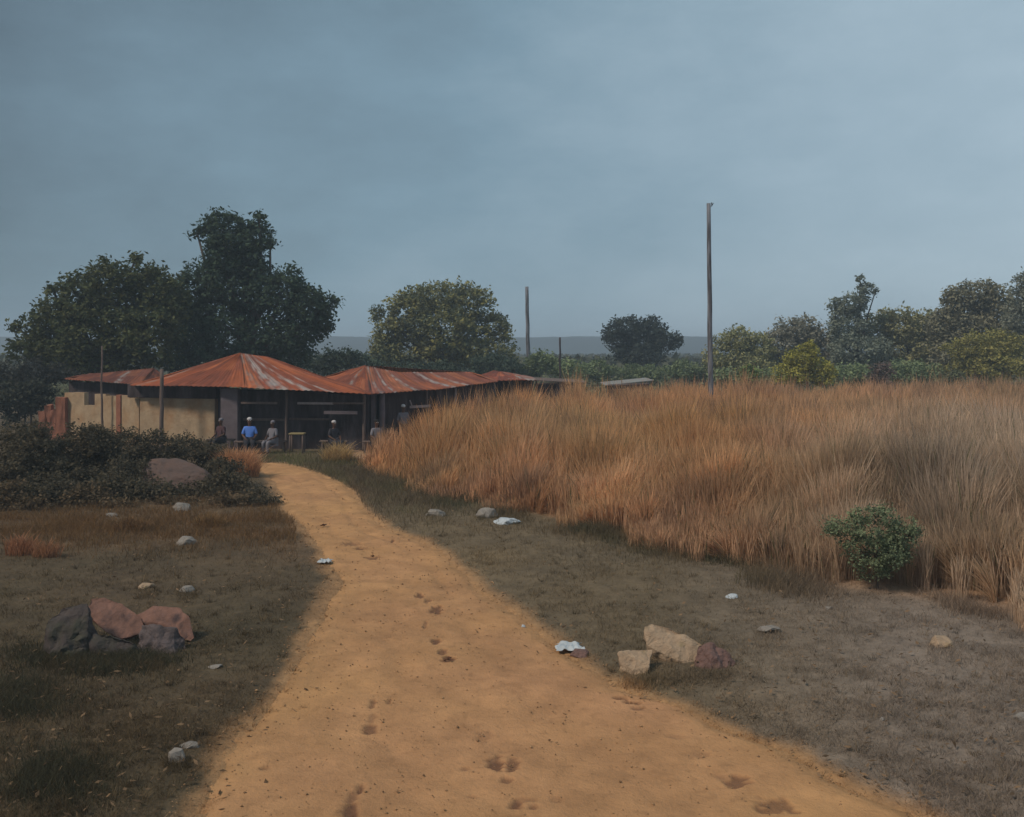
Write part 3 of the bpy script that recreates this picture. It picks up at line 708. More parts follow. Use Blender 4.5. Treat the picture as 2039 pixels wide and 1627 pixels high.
RUST = [(.36, .115, .05), (.42, .14, .055), (.30, .10, .05), (.46, .17, .07), (.33, .12, .065), (.25, .085, .045)]
SILV = [(.30, .28, .27), (.24, .20, .18), (.33, .28, .26)]
def facets(name, fl, parent, label=None, tone=(1, 1, 1)):
    tone = np.array(tone)*np.array((.66, .53, .50))
    """corrugated sheet roof: each facet = (eave a, eave b, top c over a, top d over b, silver spans [(u0,u1)], sag)"""
    VV = []; FF = []; CC = []; base = 0
    for (a, b, c, d, sil, sag) in fl:
        ln = (b-a).length; nu = max(24, int(ln/.055)); nv = 14
        u = np.linspace(0, 1, nu); v = np.linspace(0, 1, nv)
        U, Vv = np.meshgrid(u, v)
        a_, b_, c_, d_ = [np.array(t) for t in (a, b, c, d)]
        P = (a_*(1-U)[..., None]+b_*U[..., None])*(1-Vv)[..., None]+(c_*(1-U)[..., None]+d_*U[..., None])*Vv[..., None]
        nrm = np.cross(b_-a_, (c_+d_)/2-a_); nrm = nrm/np.linalg.norm(nrm); nrm *= np.sign(nrm[2])
        sheet = np.floor(U*ln/.75+.13*np.floor(Vv*2)); course = np.floor(Vv*2.001)
        q = np.sin(U*ln*2*np.pi/.22)*.016+(vn(U*ln, Vv*3, .9, 91)-.5)*.06*np.sin(np.clip(Vv, 0, 1)*np.pi*.9+.2)+ (vn(sheet*7.7, course*3.1, 1, 93)-.5)*.035
        q = q-sag*np.sin(Vv*np.pi)
        P = P+q[..., None]*nrm
        hs = vn(sheet*5.3+base, course*11.7, 1., 95)
        idx = (hs*len(RUST)).astype(int).clip(0, len(RUST)-1)
        col = np.array(RUST)[idx]*tone
        st = vn(U*ln, Vv*.6, .11, 97)[..., None]          # rust runs down the slope
        col = col*(.72+.56*st)
        lean = U+.10*(Vv-.5)
        for (s0, s1) in sil:
            wgt = np.clip(1-np.abs(lean-(s0+s1)/2)/((s1-s0)/2+1e-6), 0, 1)**.6*np.clip(vn(U*ln, Vv*2.2, .16, 98)*2.4-.55, 0, 1)
            sc = np.array(SILV)[(hs*97 % 3).astype(int).clip(0, 2)]
            col = col*(1-wgt[..., None])+sc*wgt[..., None]
        VV.append(P.reshape(-1, 3)); CC.append(col.reshape(-1, 3))
        i = np.arange(nv-1)[:, None]*nu+np.arange(nu-1)[None, :]
        FF.append(np.stack([i, i+1, i+nu+1, i+nu], -1).reshape(-1, 4)+base); base += nu*nv
    o = np_mesh(name, np.concatenate(VV), np.concatenate(FF), M['rust'], np.concatenate(CC), smooth=True, parent=parent)
    s = o.modifiers.new('thickness', 'SOLIDIFY'); s.thickness = .012; s.offset = -1
    if label: o['label'] = label
    return o

def house_a():
    L_, C_, R_ = W(258, 767, 36), W(487, 771, 34), W(742, 785, 33.4)
    P1, P2 = W(478, 703, 37), W(532, 711, 38.3)
    BL, BR = W(322, 757, 41), W(700, 766, 37.9)
    root = thing('hip_roofed_house', 'long low house with peaked rusty orange hip roof, cream end wall and open dark front', 'house', (C_.x, 36, 0))
    facets('roof', [(L_, C_, P1, P1, [(.0, .05)], .05), (C_, R_, P1, P2, [(.03, .12), (.16, .36), (.40, .50), (.60, .66)], .10), (R_, BR, P2, P2, [], .1),
                    (BR, BL, P2, P1, [], .02), (BL, L_, P1, P1, [], .02)], root)
    # cream end wall facing the sun, its top a dark strip standing in for the eave's shadow
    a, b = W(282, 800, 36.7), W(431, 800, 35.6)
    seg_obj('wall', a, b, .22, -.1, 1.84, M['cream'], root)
    seg_obj('eave_shade_band', W(258, 800, 36.75), W(434, 800, 35.52), .26, 1.842, 2.36, M['dark'], root)
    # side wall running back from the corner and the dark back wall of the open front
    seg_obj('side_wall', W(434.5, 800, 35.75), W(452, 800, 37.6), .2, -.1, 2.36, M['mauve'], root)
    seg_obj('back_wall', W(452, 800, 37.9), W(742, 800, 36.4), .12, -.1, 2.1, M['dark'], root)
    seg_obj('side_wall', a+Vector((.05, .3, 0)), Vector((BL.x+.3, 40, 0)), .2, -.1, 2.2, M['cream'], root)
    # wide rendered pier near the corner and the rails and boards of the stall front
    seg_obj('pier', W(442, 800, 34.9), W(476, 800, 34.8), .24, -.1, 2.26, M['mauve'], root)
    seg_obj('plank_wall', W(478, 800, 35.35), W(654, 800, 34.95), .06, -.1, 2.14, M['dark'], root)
    for px, r in ((570, .05), (724, .06)):
        D = 34.75-(px-487)/248*.6
        p = W(px, 800, D); post('post', (p.x, D, -.2), (p.x+random.uniform(-.05, .05), D, 2.14+.03), r, r*.85, M['wood'], root, .01)
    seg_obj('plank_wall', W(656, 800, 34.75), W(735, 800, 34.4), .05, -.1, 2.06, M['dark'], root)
    for nm, x0, x1, D0, D1, z0, z1, m in (('rail', 480, 552, 34.55, 34.4, 1.70, 1.78, 'wood'), ('pale_rail', 592, 664, 34.3, 34.15, 1.70, 1.78, 'paleboard'), ('rail', 662, 728, 34.15, 34.05, 1.715, 1.78, 'wood'),
                                         ('rail', 645, 712, 34.05, 33.95, 1.36, 1.48, 'mauve'), ('plank', 484, 570, 35.2, 35.0, 1.05, 1.14, 'wood'), ('plank', 576, 655, 35.1, 34.9, 1.08, 1.16, 'wood')):
        seg_obj('plank' if 'plank' in nm else 'rail', W(x0, 800, D0), W(x1, 800, D1), .05, z0, z1, M[m], root)
    settle(root)
house_a()

def house_b():
    B0, B1, B2 = W(737, 784, 34.3), W(862, 776, 37), W(992, 760, 41)
    LB = W(642, 752, 40.2); T0, T1, T2 = W(727, 728, 39), W(795, 741, 40), W(935, 741, 44)
    BK0, BK2 = W(700, 748, 44), W(975, 752, 48)
    root = thing('second_house', 'lower house with faded rust roof running back to the right of the peaked one', 'house', (B1.x, 39, 0))
    facets('roof', [(LB, B0, T0, T0, [(.5, .6)], .03), (B0, B1, T0, T1, [(.08, .16), (.3, .36), (.62, .74)], .09), (B1, B2, T1, T2, [(.2, .3), (.42, .5)], .07),
                    (B2, BK2, T2, T2, [], .0), (BK2, BK0, T2, T0, [], .0), (BK0, LB, T0, T0, [], 0)], root, tone=np.array((.95, 1.05, 1.2)))
    seg_obj('back_wall', W(748, 800, 37.2), W(862, 800, 39.4), .12, -.1, 2.25, M['dark'], root)
    seg_obj('back_wall', W(865, 800, 39.3), W(985, 800, 43), .12, -.1, 2.3, M['dark'], root)
    seg_obj('plank_wall', W(763, 800, 36.0), W(862, 800, 38.0), .06, -.1, 2.12, M['dark'], root)
    seg_obj('plank_wall', W(866, 800, 38.1), W(940, 800, 40.6), .06, -.1, 2.12, M['dark'], root)
    seg_obj('end_wall', W(742, 800, 35.1), W(748, 800, 37.1), .14, -.1, 2.1, M['mauve'], root)
    for px, D, r, m in ((761, 35.2, .12, 'mauve'), (850, 37.3, .045, 'wood'), (907, 38.9, .05, 'paleboard'), (950, 40.3, .06, 'wood')):
        p = W(px, 800, D); post('post', (p.x, D, -.2), (p.x, D, 2.13), r, r*.9, M[m], root, .01)
    seg_obj('signless_board', W(816, 800, 36.6), W(857, 800, 37.4), .05, 1.42, 1.52, M['paleboard'], root).name = 'pale_board'
    bm = bmesh.new(); limb_bm(bm, [W(816, 797, 36.58), W(821, 810, 36.62)], .03, .03, 6); bm_obj('strut', bm, M['paleboard'], root)
    settle(root)
house_b()

def small_roofs():
    # end house
    a, b = W(930, 758, 46.5), W(1068, 757, 46); c = W(985, 738, 49.5)
    root = thing('end_house', 'small rust roofed house at the right end of the row, pale roof edge', 'house', (c.x, 48, 0))
    bk0, bk1 = W(950, 750, 52), W(1062, 751, 52)
    c2 = W(1004, 741, 50)
    facets('roof', [(a, b, c, c2, [(.78, 1.0)], .02), (b, bk1, c2, c2, [(0, 1)], .0), (bk1, bk0, c2, c, [], 0), (bk0, a, c, c, [], 0)], root, tone=np.array((1, .95, 1)))
    seg_obj('verge_board', W(1012, 746, 46.9), W(1066, 752, 46.4), .04, 2.2, 2.28, M['paleboard'], root)
    seg_obj('wall', W(945, 800, 48), W(1060, 800, 47.5), .16, -.1, 2.25, M['dark'], root)
    for px in (975, 1018, 1050):
        p = W(px, 800, 46.6); post('post', (p.x, 46.6, -.2), (p.x, 46.6, 2.16), .06, .05, M['wood'], root)
    settle(root)
    # two flat tin shelters behind the grass
    for lab, x0, x1, D0, D1, y0, y1, m in (('low flat shelter with dark grey tin roof just right of the end house', 1064, 1168, 50, 52, 757, 762, 'tin'),
                                         ('low flat shelter with whitish roof edge below the lone round tree', 1206, 1302, 54, 57, 767, 757, 'tin')):
        A, B = W(x0, y0, D0), W(x1, y1, D1)
        root = thing('tin_shelter', lab, 'shelter', ((A.x+B.x)/2, (D0+D1)/2, 0), 'flat tin shelters')
        bm = bmesh.new()
        back = Vector((0, 3.5, .06))
        vs = [A, B, B+back, A+back]; lo = [v-Vector((0, 0, .045)) for v in vs]
        V1 = [bm.verts.new(v) for v in vs]; V2 = [bm.verts.new(v) for v in lo]
        bm.faces.new(V1); bm.faces.new(V2[::-1])
        for i in range(4): bm.faces.new([V1[i], V1[(i+1) % 4], V2[(i+1) % 4], V2[i]])
        bm_obj('roof', bm, M['wood' if x0 < 1100 else 'tin'], root)
        seg_obj('eave_board', A+Vector((.1, -.04, 0)), B+Vector((-.9 if x0 < 1100 else -.3, -.04, 0)), .05, min(A.z, B.z)-.03, min(A.z, B.z)+.05, M['wood' if x0 < 1100 else 'paleboard'], root)
        seg_obj('wall', A+Vector((.2, .9, 0)), B+Vector((-.2, .9, 0)), .12, -.1, min(A.z, B.z)-.05, M['dark'], root)
        for t in (.04, .5, .96):
            p = A.lerp(B, t); post('post', (p.x, p.y+.2, -.2), (p.x, p.y+.2, p.z-.07), .05, .05, M['wood'], root)
        settle(root)
small_roofs()

def left_side():
    # low shed roof behind the cream wall
    a, b = W(128, 754, 40.6), W(276, 766, 37.6); c, d = W(185, 744, 44), W(306, 733, 42.5)
    root = thing('low_shed', 'low shed with dull rust roof and dark front left of the peaked roof', 'shed', ((a.x+b.x)/2, 40, 0))
    facets('roof', [(a, b, c, d, [(.62, .72)], .02), (b, W(335, 755, 42), d, d, [], 0), (W(335, 752, 46), W(160, 752, 47), d, c, [], 0), (W(150, 750, 46), a, c, c, [], 0)], root, tone=np.array((.72, .85, 1.1)))
    seg_obj('front_wall', W(140, 800, 41.2), W(272, 800, 38.6), .15, -.1, 2.3, M['dark'], root)
    seg_obj('side_wall', W(141, 800, 41.5), W(158, 800, 46), .15, -.1, 2.3, M['dark'], root)
    settle(root)
    # notched mud wall
    root = thing('mud_wall', 'cream mud wall with a notch and crumbling top before the dark shed', 'wall', (W(205, 800, 38).x, 38, 0))
    def D(px): return 39.2-(px-130)/150*2.3
    def z(px, py): return H-(py-HOR)/F*D(px)
    runs = [(133, 150, 781), (150, 172, 780), (172, 193, 808), (193, 215, 786), (215, 236, 787), (243, 262, 787), (262, 281, 794)]
    bm = bmesh.new()
    for (x0, x1, py) in runs: seg_box(bm, W(x0, 800, D(x0)), W(x1, 800, D(x1)), .2, -.1, z((x0+x1)/2, py), jag=.03)
    bm_obj('wall', bm, M['cream'], root)
    seg_obj('pilaster', W(235, 800, D(235)-.08), W(244, 800, D(244)-.08), .2, -.1, z(240, 786), M['brick'], root)['label'] = 'brown upright strip in the wall'
    settle(root)
    root = thing('ruined_wall', 'crumbled reddish brick wall stub left of the notched mud wall', 'wall', (W(108, 800, 38.5).x, 38.5, 0))
    bm = bmesh.new()
    for (x0, x1, py) in ((80, 92, 822), (92, 104, 806), (104, 114, 812), (114, 124, 796), (124, 134, 788)):
        seg_box(bm, W(x0, 800, 38.9), W(x1, 800, 38.9), .3, -.1, H-(py-HOR)/F*38.9, jag=.08)
    bmesh.ops.subdivide_edges(bm, edges=bm.edges[:], cuts=3, use_grid_fill=True)
    for v in bm.verts: v.co += Vector((mnoise.noise(v.co*4), mnoise.noise(v.co*4+Vector((5, 0, 0))), mnoise.noise(v.co*3+Vector((0, 7, 0)))))*.07
    bm_obj('brickwork', bm, M['brick'], root); settle(root)
left_side()

# poles and posts
def pole(name, label, cat, px, row_top, D, r0, r1, m, lean=0, wb=.03, fit=False):
    t = W(px, row_top, D); bx = t.x-lean
    root = thing(name, label, cat, (bx, D, 0))
    post('shaft', (bx, D, -.3), tuple(t), r0, r1, M[m], root, wb, 9)
    if fit:
        bm = bmesh.new(); limb_bm(bm, [t+Vector((.02, 0, -.22)), t+Vector((.16, 0, -.12)), t+Vector((.24, 0, .02))], .03, .02, 6); limb_bm(bm, [t+Vector((.17, 0, -.1)), t+Vector((.14, 0, .05))], .03, .02, 6)
        bm_obj('bracket', bm, M['dark'], root)
    settle(root)
pole('utility_pole', 'tall grey wooden utility pole with a small hook at its top', 'utility pole', 1411, 405, 48, .145, .10, 'pole', lean=-.12, wb=.014, fit=True)
pole('utility_pole', 'shorter leaning grey pole between the round tree and the black post', 'utility pole', 1049, 571, 76, .18, .13, 'pole', lean=-.16, wb=.03)
pole('thin_post', 'thin black post standing among green bushes right of the shorter pole', 'post', 1115, 672, 71, .075, .07, 'dark')
pole('thin_post', 'thin pale grey pole in front of the notched mud wall', 'post', 203, 689, 37.4, .055, .03, 'wood', wb=.02)
pole('thin_post', 'brown post standing against the cream wall and rising over the roof edge', 'post', 322, 735, 34.9, .085, .07, 'wood', wb=.015)

# market table
def table():
    p = W(592, 862, 33.6); zt = p.z
    root = thing('market_table', 'small table with yellow top in front of the dark stall', 'table', (p.x, p.y, 0))
    seg_obj('table_top', (p.x-.27, p.y, 0), (p.x+.27, p.y, 0), .4, zt-.05, zt, M['yellow'], root)
    for sx in (-.22, .22):
        for sy in (-.15, .15): post('leg', (p.x+sx, p.y+sy, 0), (p.x+sx, p.y+sy, zt-.05), .03, .03, M['wood'], root, 0, 2)
    settle(root)
table()
def bench(px, D, label):
    x = W(px, 800, D).x
    root = thing('bench', label, 'bench', (x, D, 0))
    seg_obj('seat', (x-.5, D, 0), (x+.5, D, 0), .28, .40, .45, M['wood'], root)
    for s in (-.4, .4): seg_obj('leg', (x+s-.03, D, 0), (x+s+.03, D, 0), .24, 0, .399, M['wood'], root)
    settle(root)

# ------------------------------------------------------------------ people
def person(label, px, D, seated, top, legs, cap=None, face=0., hgt=1.68, z0=0.):
    x0 = W(px, 800, D).x; s = hgt/1.68
    root = thing('person', label, 'person', (x0, D, z0))
    hipz = .50 if seated else .90
    J = {}; order = []; rad = {}; E = []
    def j(n, co, r, par=None):
        J[n] = len(order); order.append(Vector(co)); rad[n] = r
        if par: E.append((J[par], J[n]))
    j('pelvis', (0, 0, hipz), .135); j('belly', (0, .01, hipz+.17), .12, 'pelvis'); j('chest', (0, .015, hipz+.38), .14, 'belly'); j('neck0', (0, .01, hipz+.53), .06, 'chest'); j('neck', (0, 0, hipz+.60), .052, 'neck0')
    j('jaw', (0, -.015, hipz+.66), .068, 'neck'); j('head', (0, -.01, hipz+.745), .092, 'jaw'); j('crown', (0, 0, hipz+.81), .07, 'head')
    for sd_, t in ((-1, 'l'), (1, 'r')):
        j('sh'+t, (sd_*.17, .01, hipz+.47), .06, 'chest')
        if seated: el, wr = (sd_*.25, -.04, hipz+.23), (sd_*.15, -.26, hipz+.12)
        else: el, wr = (sd_*.235, .02, hipz+.20), (sd_*.23, -.07, hipz-.03)
        j('el'+t, el, .042, 'sh'+t); j('wr'+t, wr, .028, 'el'+t)
        d = (Vector(wr)-Vector(el)).normalized(); side = Vector((sd_*-1, 0, 0)) if not seated else Vector((-sd_, 0, .2))
        acr = d.cross(side).normalized()
        j('pa'+t, Vector(wr)+d*.05, .03, 'wr'+t)
        for k, (off, ln) in enumerate(((-.03, .07), (-.01, .082), (.01, .078), (.03, .06))):
            q = Vector(wr)+d*.09+acr*off
            j('f%d%s' % (k, t), q, .0095, 'pa'+t); j('g%d%s' % (k, t), q+d*ln*.5+side*.008, .009, 'f%d%s' % (k, t)); j('h%d%s' % (k, t), q+d*ln*.9+side*.028, .007, 'g%d%s' % (k, t))
        q = Vector(wr)+d*.04-acr*.035+side*.01
        j('t0'+t, q, .011, 'pa'+t); j('t1'+t, q+d*.035-acr*.015+side*.01, .009, 't0'+t)
        if seated:
            j('hp'+t, (sd_*.09, -.04, hipz), .095, 'pelvis'); j('kn'+t, (sd_*.12, -.44, hipz+.0), .06, 'hp'+t); j('an'+t, (sd_*.12, -.42, .08), .038, 'kn'+t); j('to'+t, (sd_*.13, -.58, .03), .032, 'an'+t)
        else:
            j('hp'+t, (sd_*.09, 0, hipz-.06), .095, 'pelvis'); j('kn'+t, (sd_*.11, -.02, .48), .058, 'hp'+t); j('an'+t, (sd_*.12, .02, .08), .038, 'kn'+t); j('to'+t, (sd_*.14, -.14, .03), .032, 'an'+t)
    def skin(name, names, m, parent, grow=1.0, rootn='pelvis'):
        idx = {J[n]: i for i, n in enumerate(names)}
        me = bpy.data.meshes.new(name)
        me.from_pydata([order[J[n]]*s for n in names], [(idx[a], idx[b]) for a, b in E if a in idx and b in idx], [])
        o = bpy.data.objects.new(name, me); COL.objects.link(o); o.parent = parent
        md = o.modifiers.new('skin', 'SKIN'); 
        sv = me.skin_vertices[0].data
        for i, n in enumerate(names):
            r = rad[n]*s*grow+(0 if grow == 1 else .012); sv[i].radius = (r*(1.0 if n not in ('chest', 'belly', 'pelvis') else 1.05), r); sv[i].use_root = (n == rootn)
        sb = o.modifiers.new('sub', 'SUBSURF'); sb.levels = 1; sb.render_levels = 2
        me.materials.append(m); return o
    skin('body', list(J), M['skin'], root)
    tp = ['pelvis', 'belly', 'chest', 'neck0', 'shl', 'ell', 'shr', 'elr']
    skin('shirt', tp, M[top], root, 1.12)
    skin('trousers', ['pelvis', 'hpl', 'knl', 'anl', 'hpr', 'knr', 'anr'], M[legs], root, 1.16)
    hz = (hipz+.755)*s
    def ball(nm, c, r, m, sc=(1, 1, 1)):
        bm = bmesh.new(); bmesh.ops.create_uvsphere(bm, u_segments=12, v_segments=8, radius=r)
        for v in bm.verts: v.co = Vector((v.co.x*sc[0], v.co.y*sc[1], v.co.z*sc[2]))+Vector(c)
        return bm_obj(nm, bm, M[m], root, smooth=True)
    for e_ in (-1, 1):
        ball('eye', (e_*.032*s, -.092*s, hz), .012*s, 'eye'); ball('ear', (e_*.086*s, 0, hz-.01), .022*s, 'skin', (.5, 1, 1.4))
    ball('nose', (0, -.105*s, hz-.028), .016*s, 'skin', (1, 1.2, 1.5)); ball('mouth', (0, -.09*s, hz-.065), .02*s, 'lips', (1.3, .6, .5))
    if cap:
        ball('head_wrap', (0, .012*s, hz+.045*s), .098*s, cap, (.95, 1.05, .74))
    else:
        ball('hair', (0, .018*s, hz+.03*s), .1*s, 'hair', (.95, 1.02, .95))
    root.rotation_euler.z = face
    return root
bench(497, 33.55, 'wooden bench carrying the seated person in the blue shirt')
person('seated person in a bright blue shirt and white cap on the bench', 497, 33.35, True, 'blue', 'darkc', 'whitec', face=.25, hgt=1.6)
person('person in pale grey clothes and white cap, seated beside the dark stall wall', 543, 33.6, True, 'greyc', 'greyc', 'greyc', face=-.5, hgt=1.45)
bench(543, 33.8, 'wooden bench carrying the seated person in pale grey clothes')
person('person in dark clothes with a white head wrap at the middle of the stall', 665, 33.6, True, 'darkc', 'darkc', 'whitec', face=.7, hgt=1.45)
bench(665, 33.8, 'wooden bench carrying the person with the white head wrap in the stall middle')
person('person in maroon shirt and grey head wrap beside the wide pier', 440, 34.2, True, 'redc', 'darkc', 'greyc', face=-.6, hgt=1.5)
bench(440, 34.4, 'wooden bench beside the wide pier at the corner of the cream wall')
person('standing person with grey head wrap under the second roof', 803, 35.6, False, 'greyc', 'darkc', 'whitec', face=.4, hgt=1.55)
person('seated person in grey shirt half hidden by grass at the right end of the stall', 750, 33.4, True, 'greyc', 'darkc', None, face=.6, hgt=1.5)
bench(750, 33.6, 'wooden bench half hidden by grass at the right end of the stall')

# ------------------------------------------------------------------ rocks and litter
def hull_bm(pts, rough=.04, bev=.05, cuts=4, seed=1):
    """angular rock: convex hull of a few corner points, edges worn, faces roughened"""
    bm = bmesh.new(); vs = [bm.verts.new(p) for p in pts]
    res = bmesh.ops.convex_hull(bm, input=vs)
    bmesh.ops.delete(bm, geom=[v for v in bm.verts if not v.link_faces], context='VERTS')
    bmesh.ops.dissolve_limit(bm, angle_limit=R(8), verts=bm.verts, edges=bm.edges)
    size = max((max(v.co[k] for v in bm.verts)-min(v.co[k] for v in bm.verts)) for k in range(3))
    bmesh.ops.bevel(bm, geom=bm.edges[:], offset=size*bev, segments=2, profile=.6, affect='EDGES', clamp_overlap=True)
    bmesh.ops.triangulate(bm, faces=bm.faces)
    for _ in range(cuts):
        es = [e_ for e_ in bm.edges if e_.calc_length() > size*.045]
        if not es: break
        bmesh.ops.subdivide_edges(bm, edges=es, cuts=1, use_grid_fill=False)
        bmesh.ops.triangulate(bm, faces=bm.faces)
    bm.normal_update(); off = Vector((seed*3.1, seed*1.7, 0))
    mv = []
    for v in bm.verts:
        p = v.co/size
        d = (mnoise.fractal(p*2.6+off, .9, 2.1, 5))*rough*size-max(0, .12-abs(mnoise.noise(p*3.3+off*2)))*rough*size*2.2+max(0, mnoise.noise(p*6+off)-.1)*rough*size*-.9
        mv.append(v.co+v.normal*d)
    for v, c in zip(bm.verts, mv): v.co = c
    return bm
def rock_bm(w_, d_, h_, seed, cuts=6, rough=.10, sub=4, sink=.25, tilt=(0, 0, 0)):
    rr = random.Random(seed); n = 9+cuts; pts = []
    for i in range(n):
        a = 2*math.pi*i/n*2.4+rr.uniform(-.5, .5); z = rr.uniform(-.3, 1)
        q = (1-.42*max(z, 0)**2)*rr.uniform(.85, 1)
        pts.append(Vector((math.cos(a)*q, math.sin(a)*q, z)))
    pts += [Vector((rr.uniform(-.45, .1), rr.uniform(-.3, .3), 1)), Vector((rr.uniform(.1, .5), rr.uniform(-.3, .3), rr.uniform(.8, 1)))]
    bm = hull_bm(pts, rough*.45, .05, 4 if sub > 3 else 3, seed)
    xs = [v.co.x for v in bm.verts]; zs = [v.co.z for v in bm.verts]; ys = [v.co.y for v in bm.verts]
    for v in bm.verts:
        v.co = Vector(((v.co.x-min(xs))/(max(xs)-min(xs))*w_-w_/2, (v.co.y-min(ys))/(max(ys)-min(ys))*d_-d_/2, (v.co.z-min(zs))/(max(zs)-min(zs))*h_*(1+sink)-h_*sink))
    return bm
def shaped_rock(label, cx, row, pts, m, seed, group, rough=.05, bev=.010):
    """corner points in photo pixels at the rock's distance: right, away, up"""
    D = gD(row)+.1; s = D/F; x = (cx-1019.5)*s
    o = bm_obj('rock', hull_bm([Vector(p)*s for p in pts], rough, bev, 5, seed), M[m], smooth=True)
    o.location = (x, D+.12, gz1(x, D)); o.data.set_sharp_from_angle(angle=R(28))
    return tag(o, label, 'rock', group)
def rock(name, label, cat, cx, row, wpx, hpx, m, seed, group=None, dep=.8, lift=0., **k):
    """row: photo row of its front foot; hpx: its silhouette height"""
    D = gD(row); s = 1/F*D; wm = wpx*s
    # silhouette height = height + top seen from above
    dm = wm*dep
    hm = max(hpx*s-dm*.55*H/D*.9, hpx*s*.35)
    Dc = D+dm*.45
    bm = rock_bm(wm, dm, hm, seed, **k)
    o = bm_obj(name, bm, M[m], smooth=True)
    x = (cx-1019.5)*Dc/F
    o.location = (x, Dc, gz1(x, Dc)+lift)
    o.data.set_sharp_from_angle(angle=R(32))
    return tag(o, label, cat, group)
GR = 'rocks of the left pile'; GS = 'loose pale stones'
shaped_rock('dark weedy rock at the left end of the left pile', 122, 1324, [(-50, 0, -6), (-62, 40, -4), (-46, 10, 62), (-30, 46, 84), (20, 50, 92), (36, 24, 84), (44, 0, 40), (50, -8, -8), (56, 40, 0), (0, -22, 20), (-20, -24, -8)], 'rockdark', 3, GR, .07)
shaped_rock('tilted pinkish slab lying in the middle of the left pile', 211, 1300, [(-58, 46, 80), (-34, 52, 80), (4, 48, 68), (46, 36, 46), (66, 18, 26), (60, 8, 18), (-56, 24, 68), (-34, 2, 46), (-4, -10, 26), (28, -12, 14), (-46, 26, 40), (34, 18, 4)], 'rockpink', 5, GR, .03)
shaped_rock('pink topped rock at the right end of the left pile', 312, 1296, [(-60, 34, 46), (-34, 52, 60), (20, 52, 58), (46, 36, 42), (66, 10, 8), (60, 2, 2), (-54, 20, 36), (-18, 14, 38), (22, 10, 30), (42, 2, 10), (-40, 34, 22), (50, 24, -4)], 'rockpink', 12, GR, .035)
shaped_rock('purplish grey broken rock under the pink topped one', 312, 1312, [(-46, 22, 48), (-12, 14, 50), (24, 16, 40), (42, 22, 20), (-50, 2, -4), (-14, -14, -4), (32, -12, -4), (48, 16, -6), (-40, 34, -4), (-4, -6, 20), (20, -4, 16)], 'rockmauve', 14, GR, .07)
shaped_rock('dark low rock beneath the pinkish slab', 206, 1322, [(-56, 10, 40), (0, 8, 40), (50, 12, 22), (60, 20, -4), (-60, -4, -4), (0, -20, -4), (40, -12, -4), (-50, 40, -4), (-20, -8, 24)], 'rockdark', 17, GR, .06)
rock('stone', 'small white stone in the weeds below the left rock pile', 'stone', 190, 1306, 17, 15, 'white', 21)
GB = 'rocks of the right pile'
shaped_rock('cream coloured wedge shaped rock left of the cream slab', 1272, 1360, [(-38, 24, 34), (-20, 34, 36), (30, 38, 38), (36, 30, 40), (-34, 12, 16), (14, -12, -8), (24, 0, 20), (-10, -8, -8), (-34, 20, -8), (24, 26, -8)], 'rockcream', 33, GB, .05)
shaped_rock('long cream slab sloping down to the right in the right pile', 1350, 1348, [(-58, 50, 62), (-44, 58, 66), (-8, 60, 58), (60, 34, 30), (70, 20, 18), (-54, 30, 28), (-20, 18, 18), (38, -8, -8), (50, -6, -6), (62, 24, -8), (-50, 44, -6)], 'rockcream', 36, GB, .05)
shaped_rock('dark reddish brown rock at the right end of the cream slab', 1430, 1358, [(-30, 30, 36), (-4, 34, 40), (24, 26, 26), (42, 14, 6), (-42, 6, -6), (-10, -12, -4), (30, -8, -6), (46, 20, -6), (-36, 34, -4), (-12, 4, 24)], 'rockbrown', 41, GB, .08)
rock('boulder', 'large brown boulder in the dark thicket', 'boulder', 358, 986, 136, 70, 'boulder', 44, dep=.8, cuts=4, rough=.08)
for i, (lab, cx, row, wp, hp, m, dp) in enumerate([
    ('flat pale stone on the right verge nearest the path', 868, 1031, 44, 16, 'stone', .9),
    ('flat pale stone touching the edge of the tall grass', 970, 1034, 46, 22, 'stone', .9),
    ('flat whitish stone in front of the pale stone by the tall grass', 1010, 1049, 56, 16, 'white', .9),
    ('blue grey stone at the foot of the dark thicket', 362, 1020, 36, 18, 'stone', .8),
    ('small grey stone at the thicket foot, left of the blue grey stone', 222, 1031, 26, 9, 'stone', .8),
    ('flat grey stone alone in the rusty grass of the left verge', 372, 1092, 42, 19, 'stone', .9),
    ('flat yellowish stone above the left rock pile', 292, 1178, 34, 13, 'rockcream', .9),
    ('grey stone right of the yellowish stone above the left rock pile', 372, 1183, 30, 14, 'stone', .9),
    ('faint grey stone in dark grass between left rock pile and path', 428, 1337, 28, 10, 'stone', .9),
    ('grey stone low on the left verge near the bottom of the photo', 352, 1524, 40, 30, 'stone', .8),
    ('low grey stone just behind the bottom left grey stone', 378, 1496, 40, 14, 'stone', .8),
    ('small white stone high on the right verge', 1457, 1205, 27, 10, 'white', .9),
    ('flat pale stone between the right rock pile and the shrub', 1530, 1273, 46, 17, 'stone', .8),
    ('cream block shaped stone on the grey ground at the right', 1874, 1309, 46, 26, 'rockcream', .8),
    ('pale stone cut by the right photo edge', 2034, 1456, 34, 20, 'stone', .8),
    ('tiny pale pebble on the grey ground below the cream block', 1756, 1452, 11, 8, 'stone', .9),
    ('tiny white pebble at the path edge above the white scrap', 1042, 1252, 9, 7, 'white', .9),
    ('small grey pebble on the right verge under the shrub', 1650, 1228, 18, 7, 'stone', .9),
    ('small dull stone in dark weeds left of the white stone', 108, 1303, 22, 10, 'stone', .9)]):
    rock('stone' if 'pebble' not in lab else 'pebble', lab, 'stone', cx, row, wp, hp, m, 60+i*3, GS, dep=dp, sub=3, cuts=6, rough=.08)

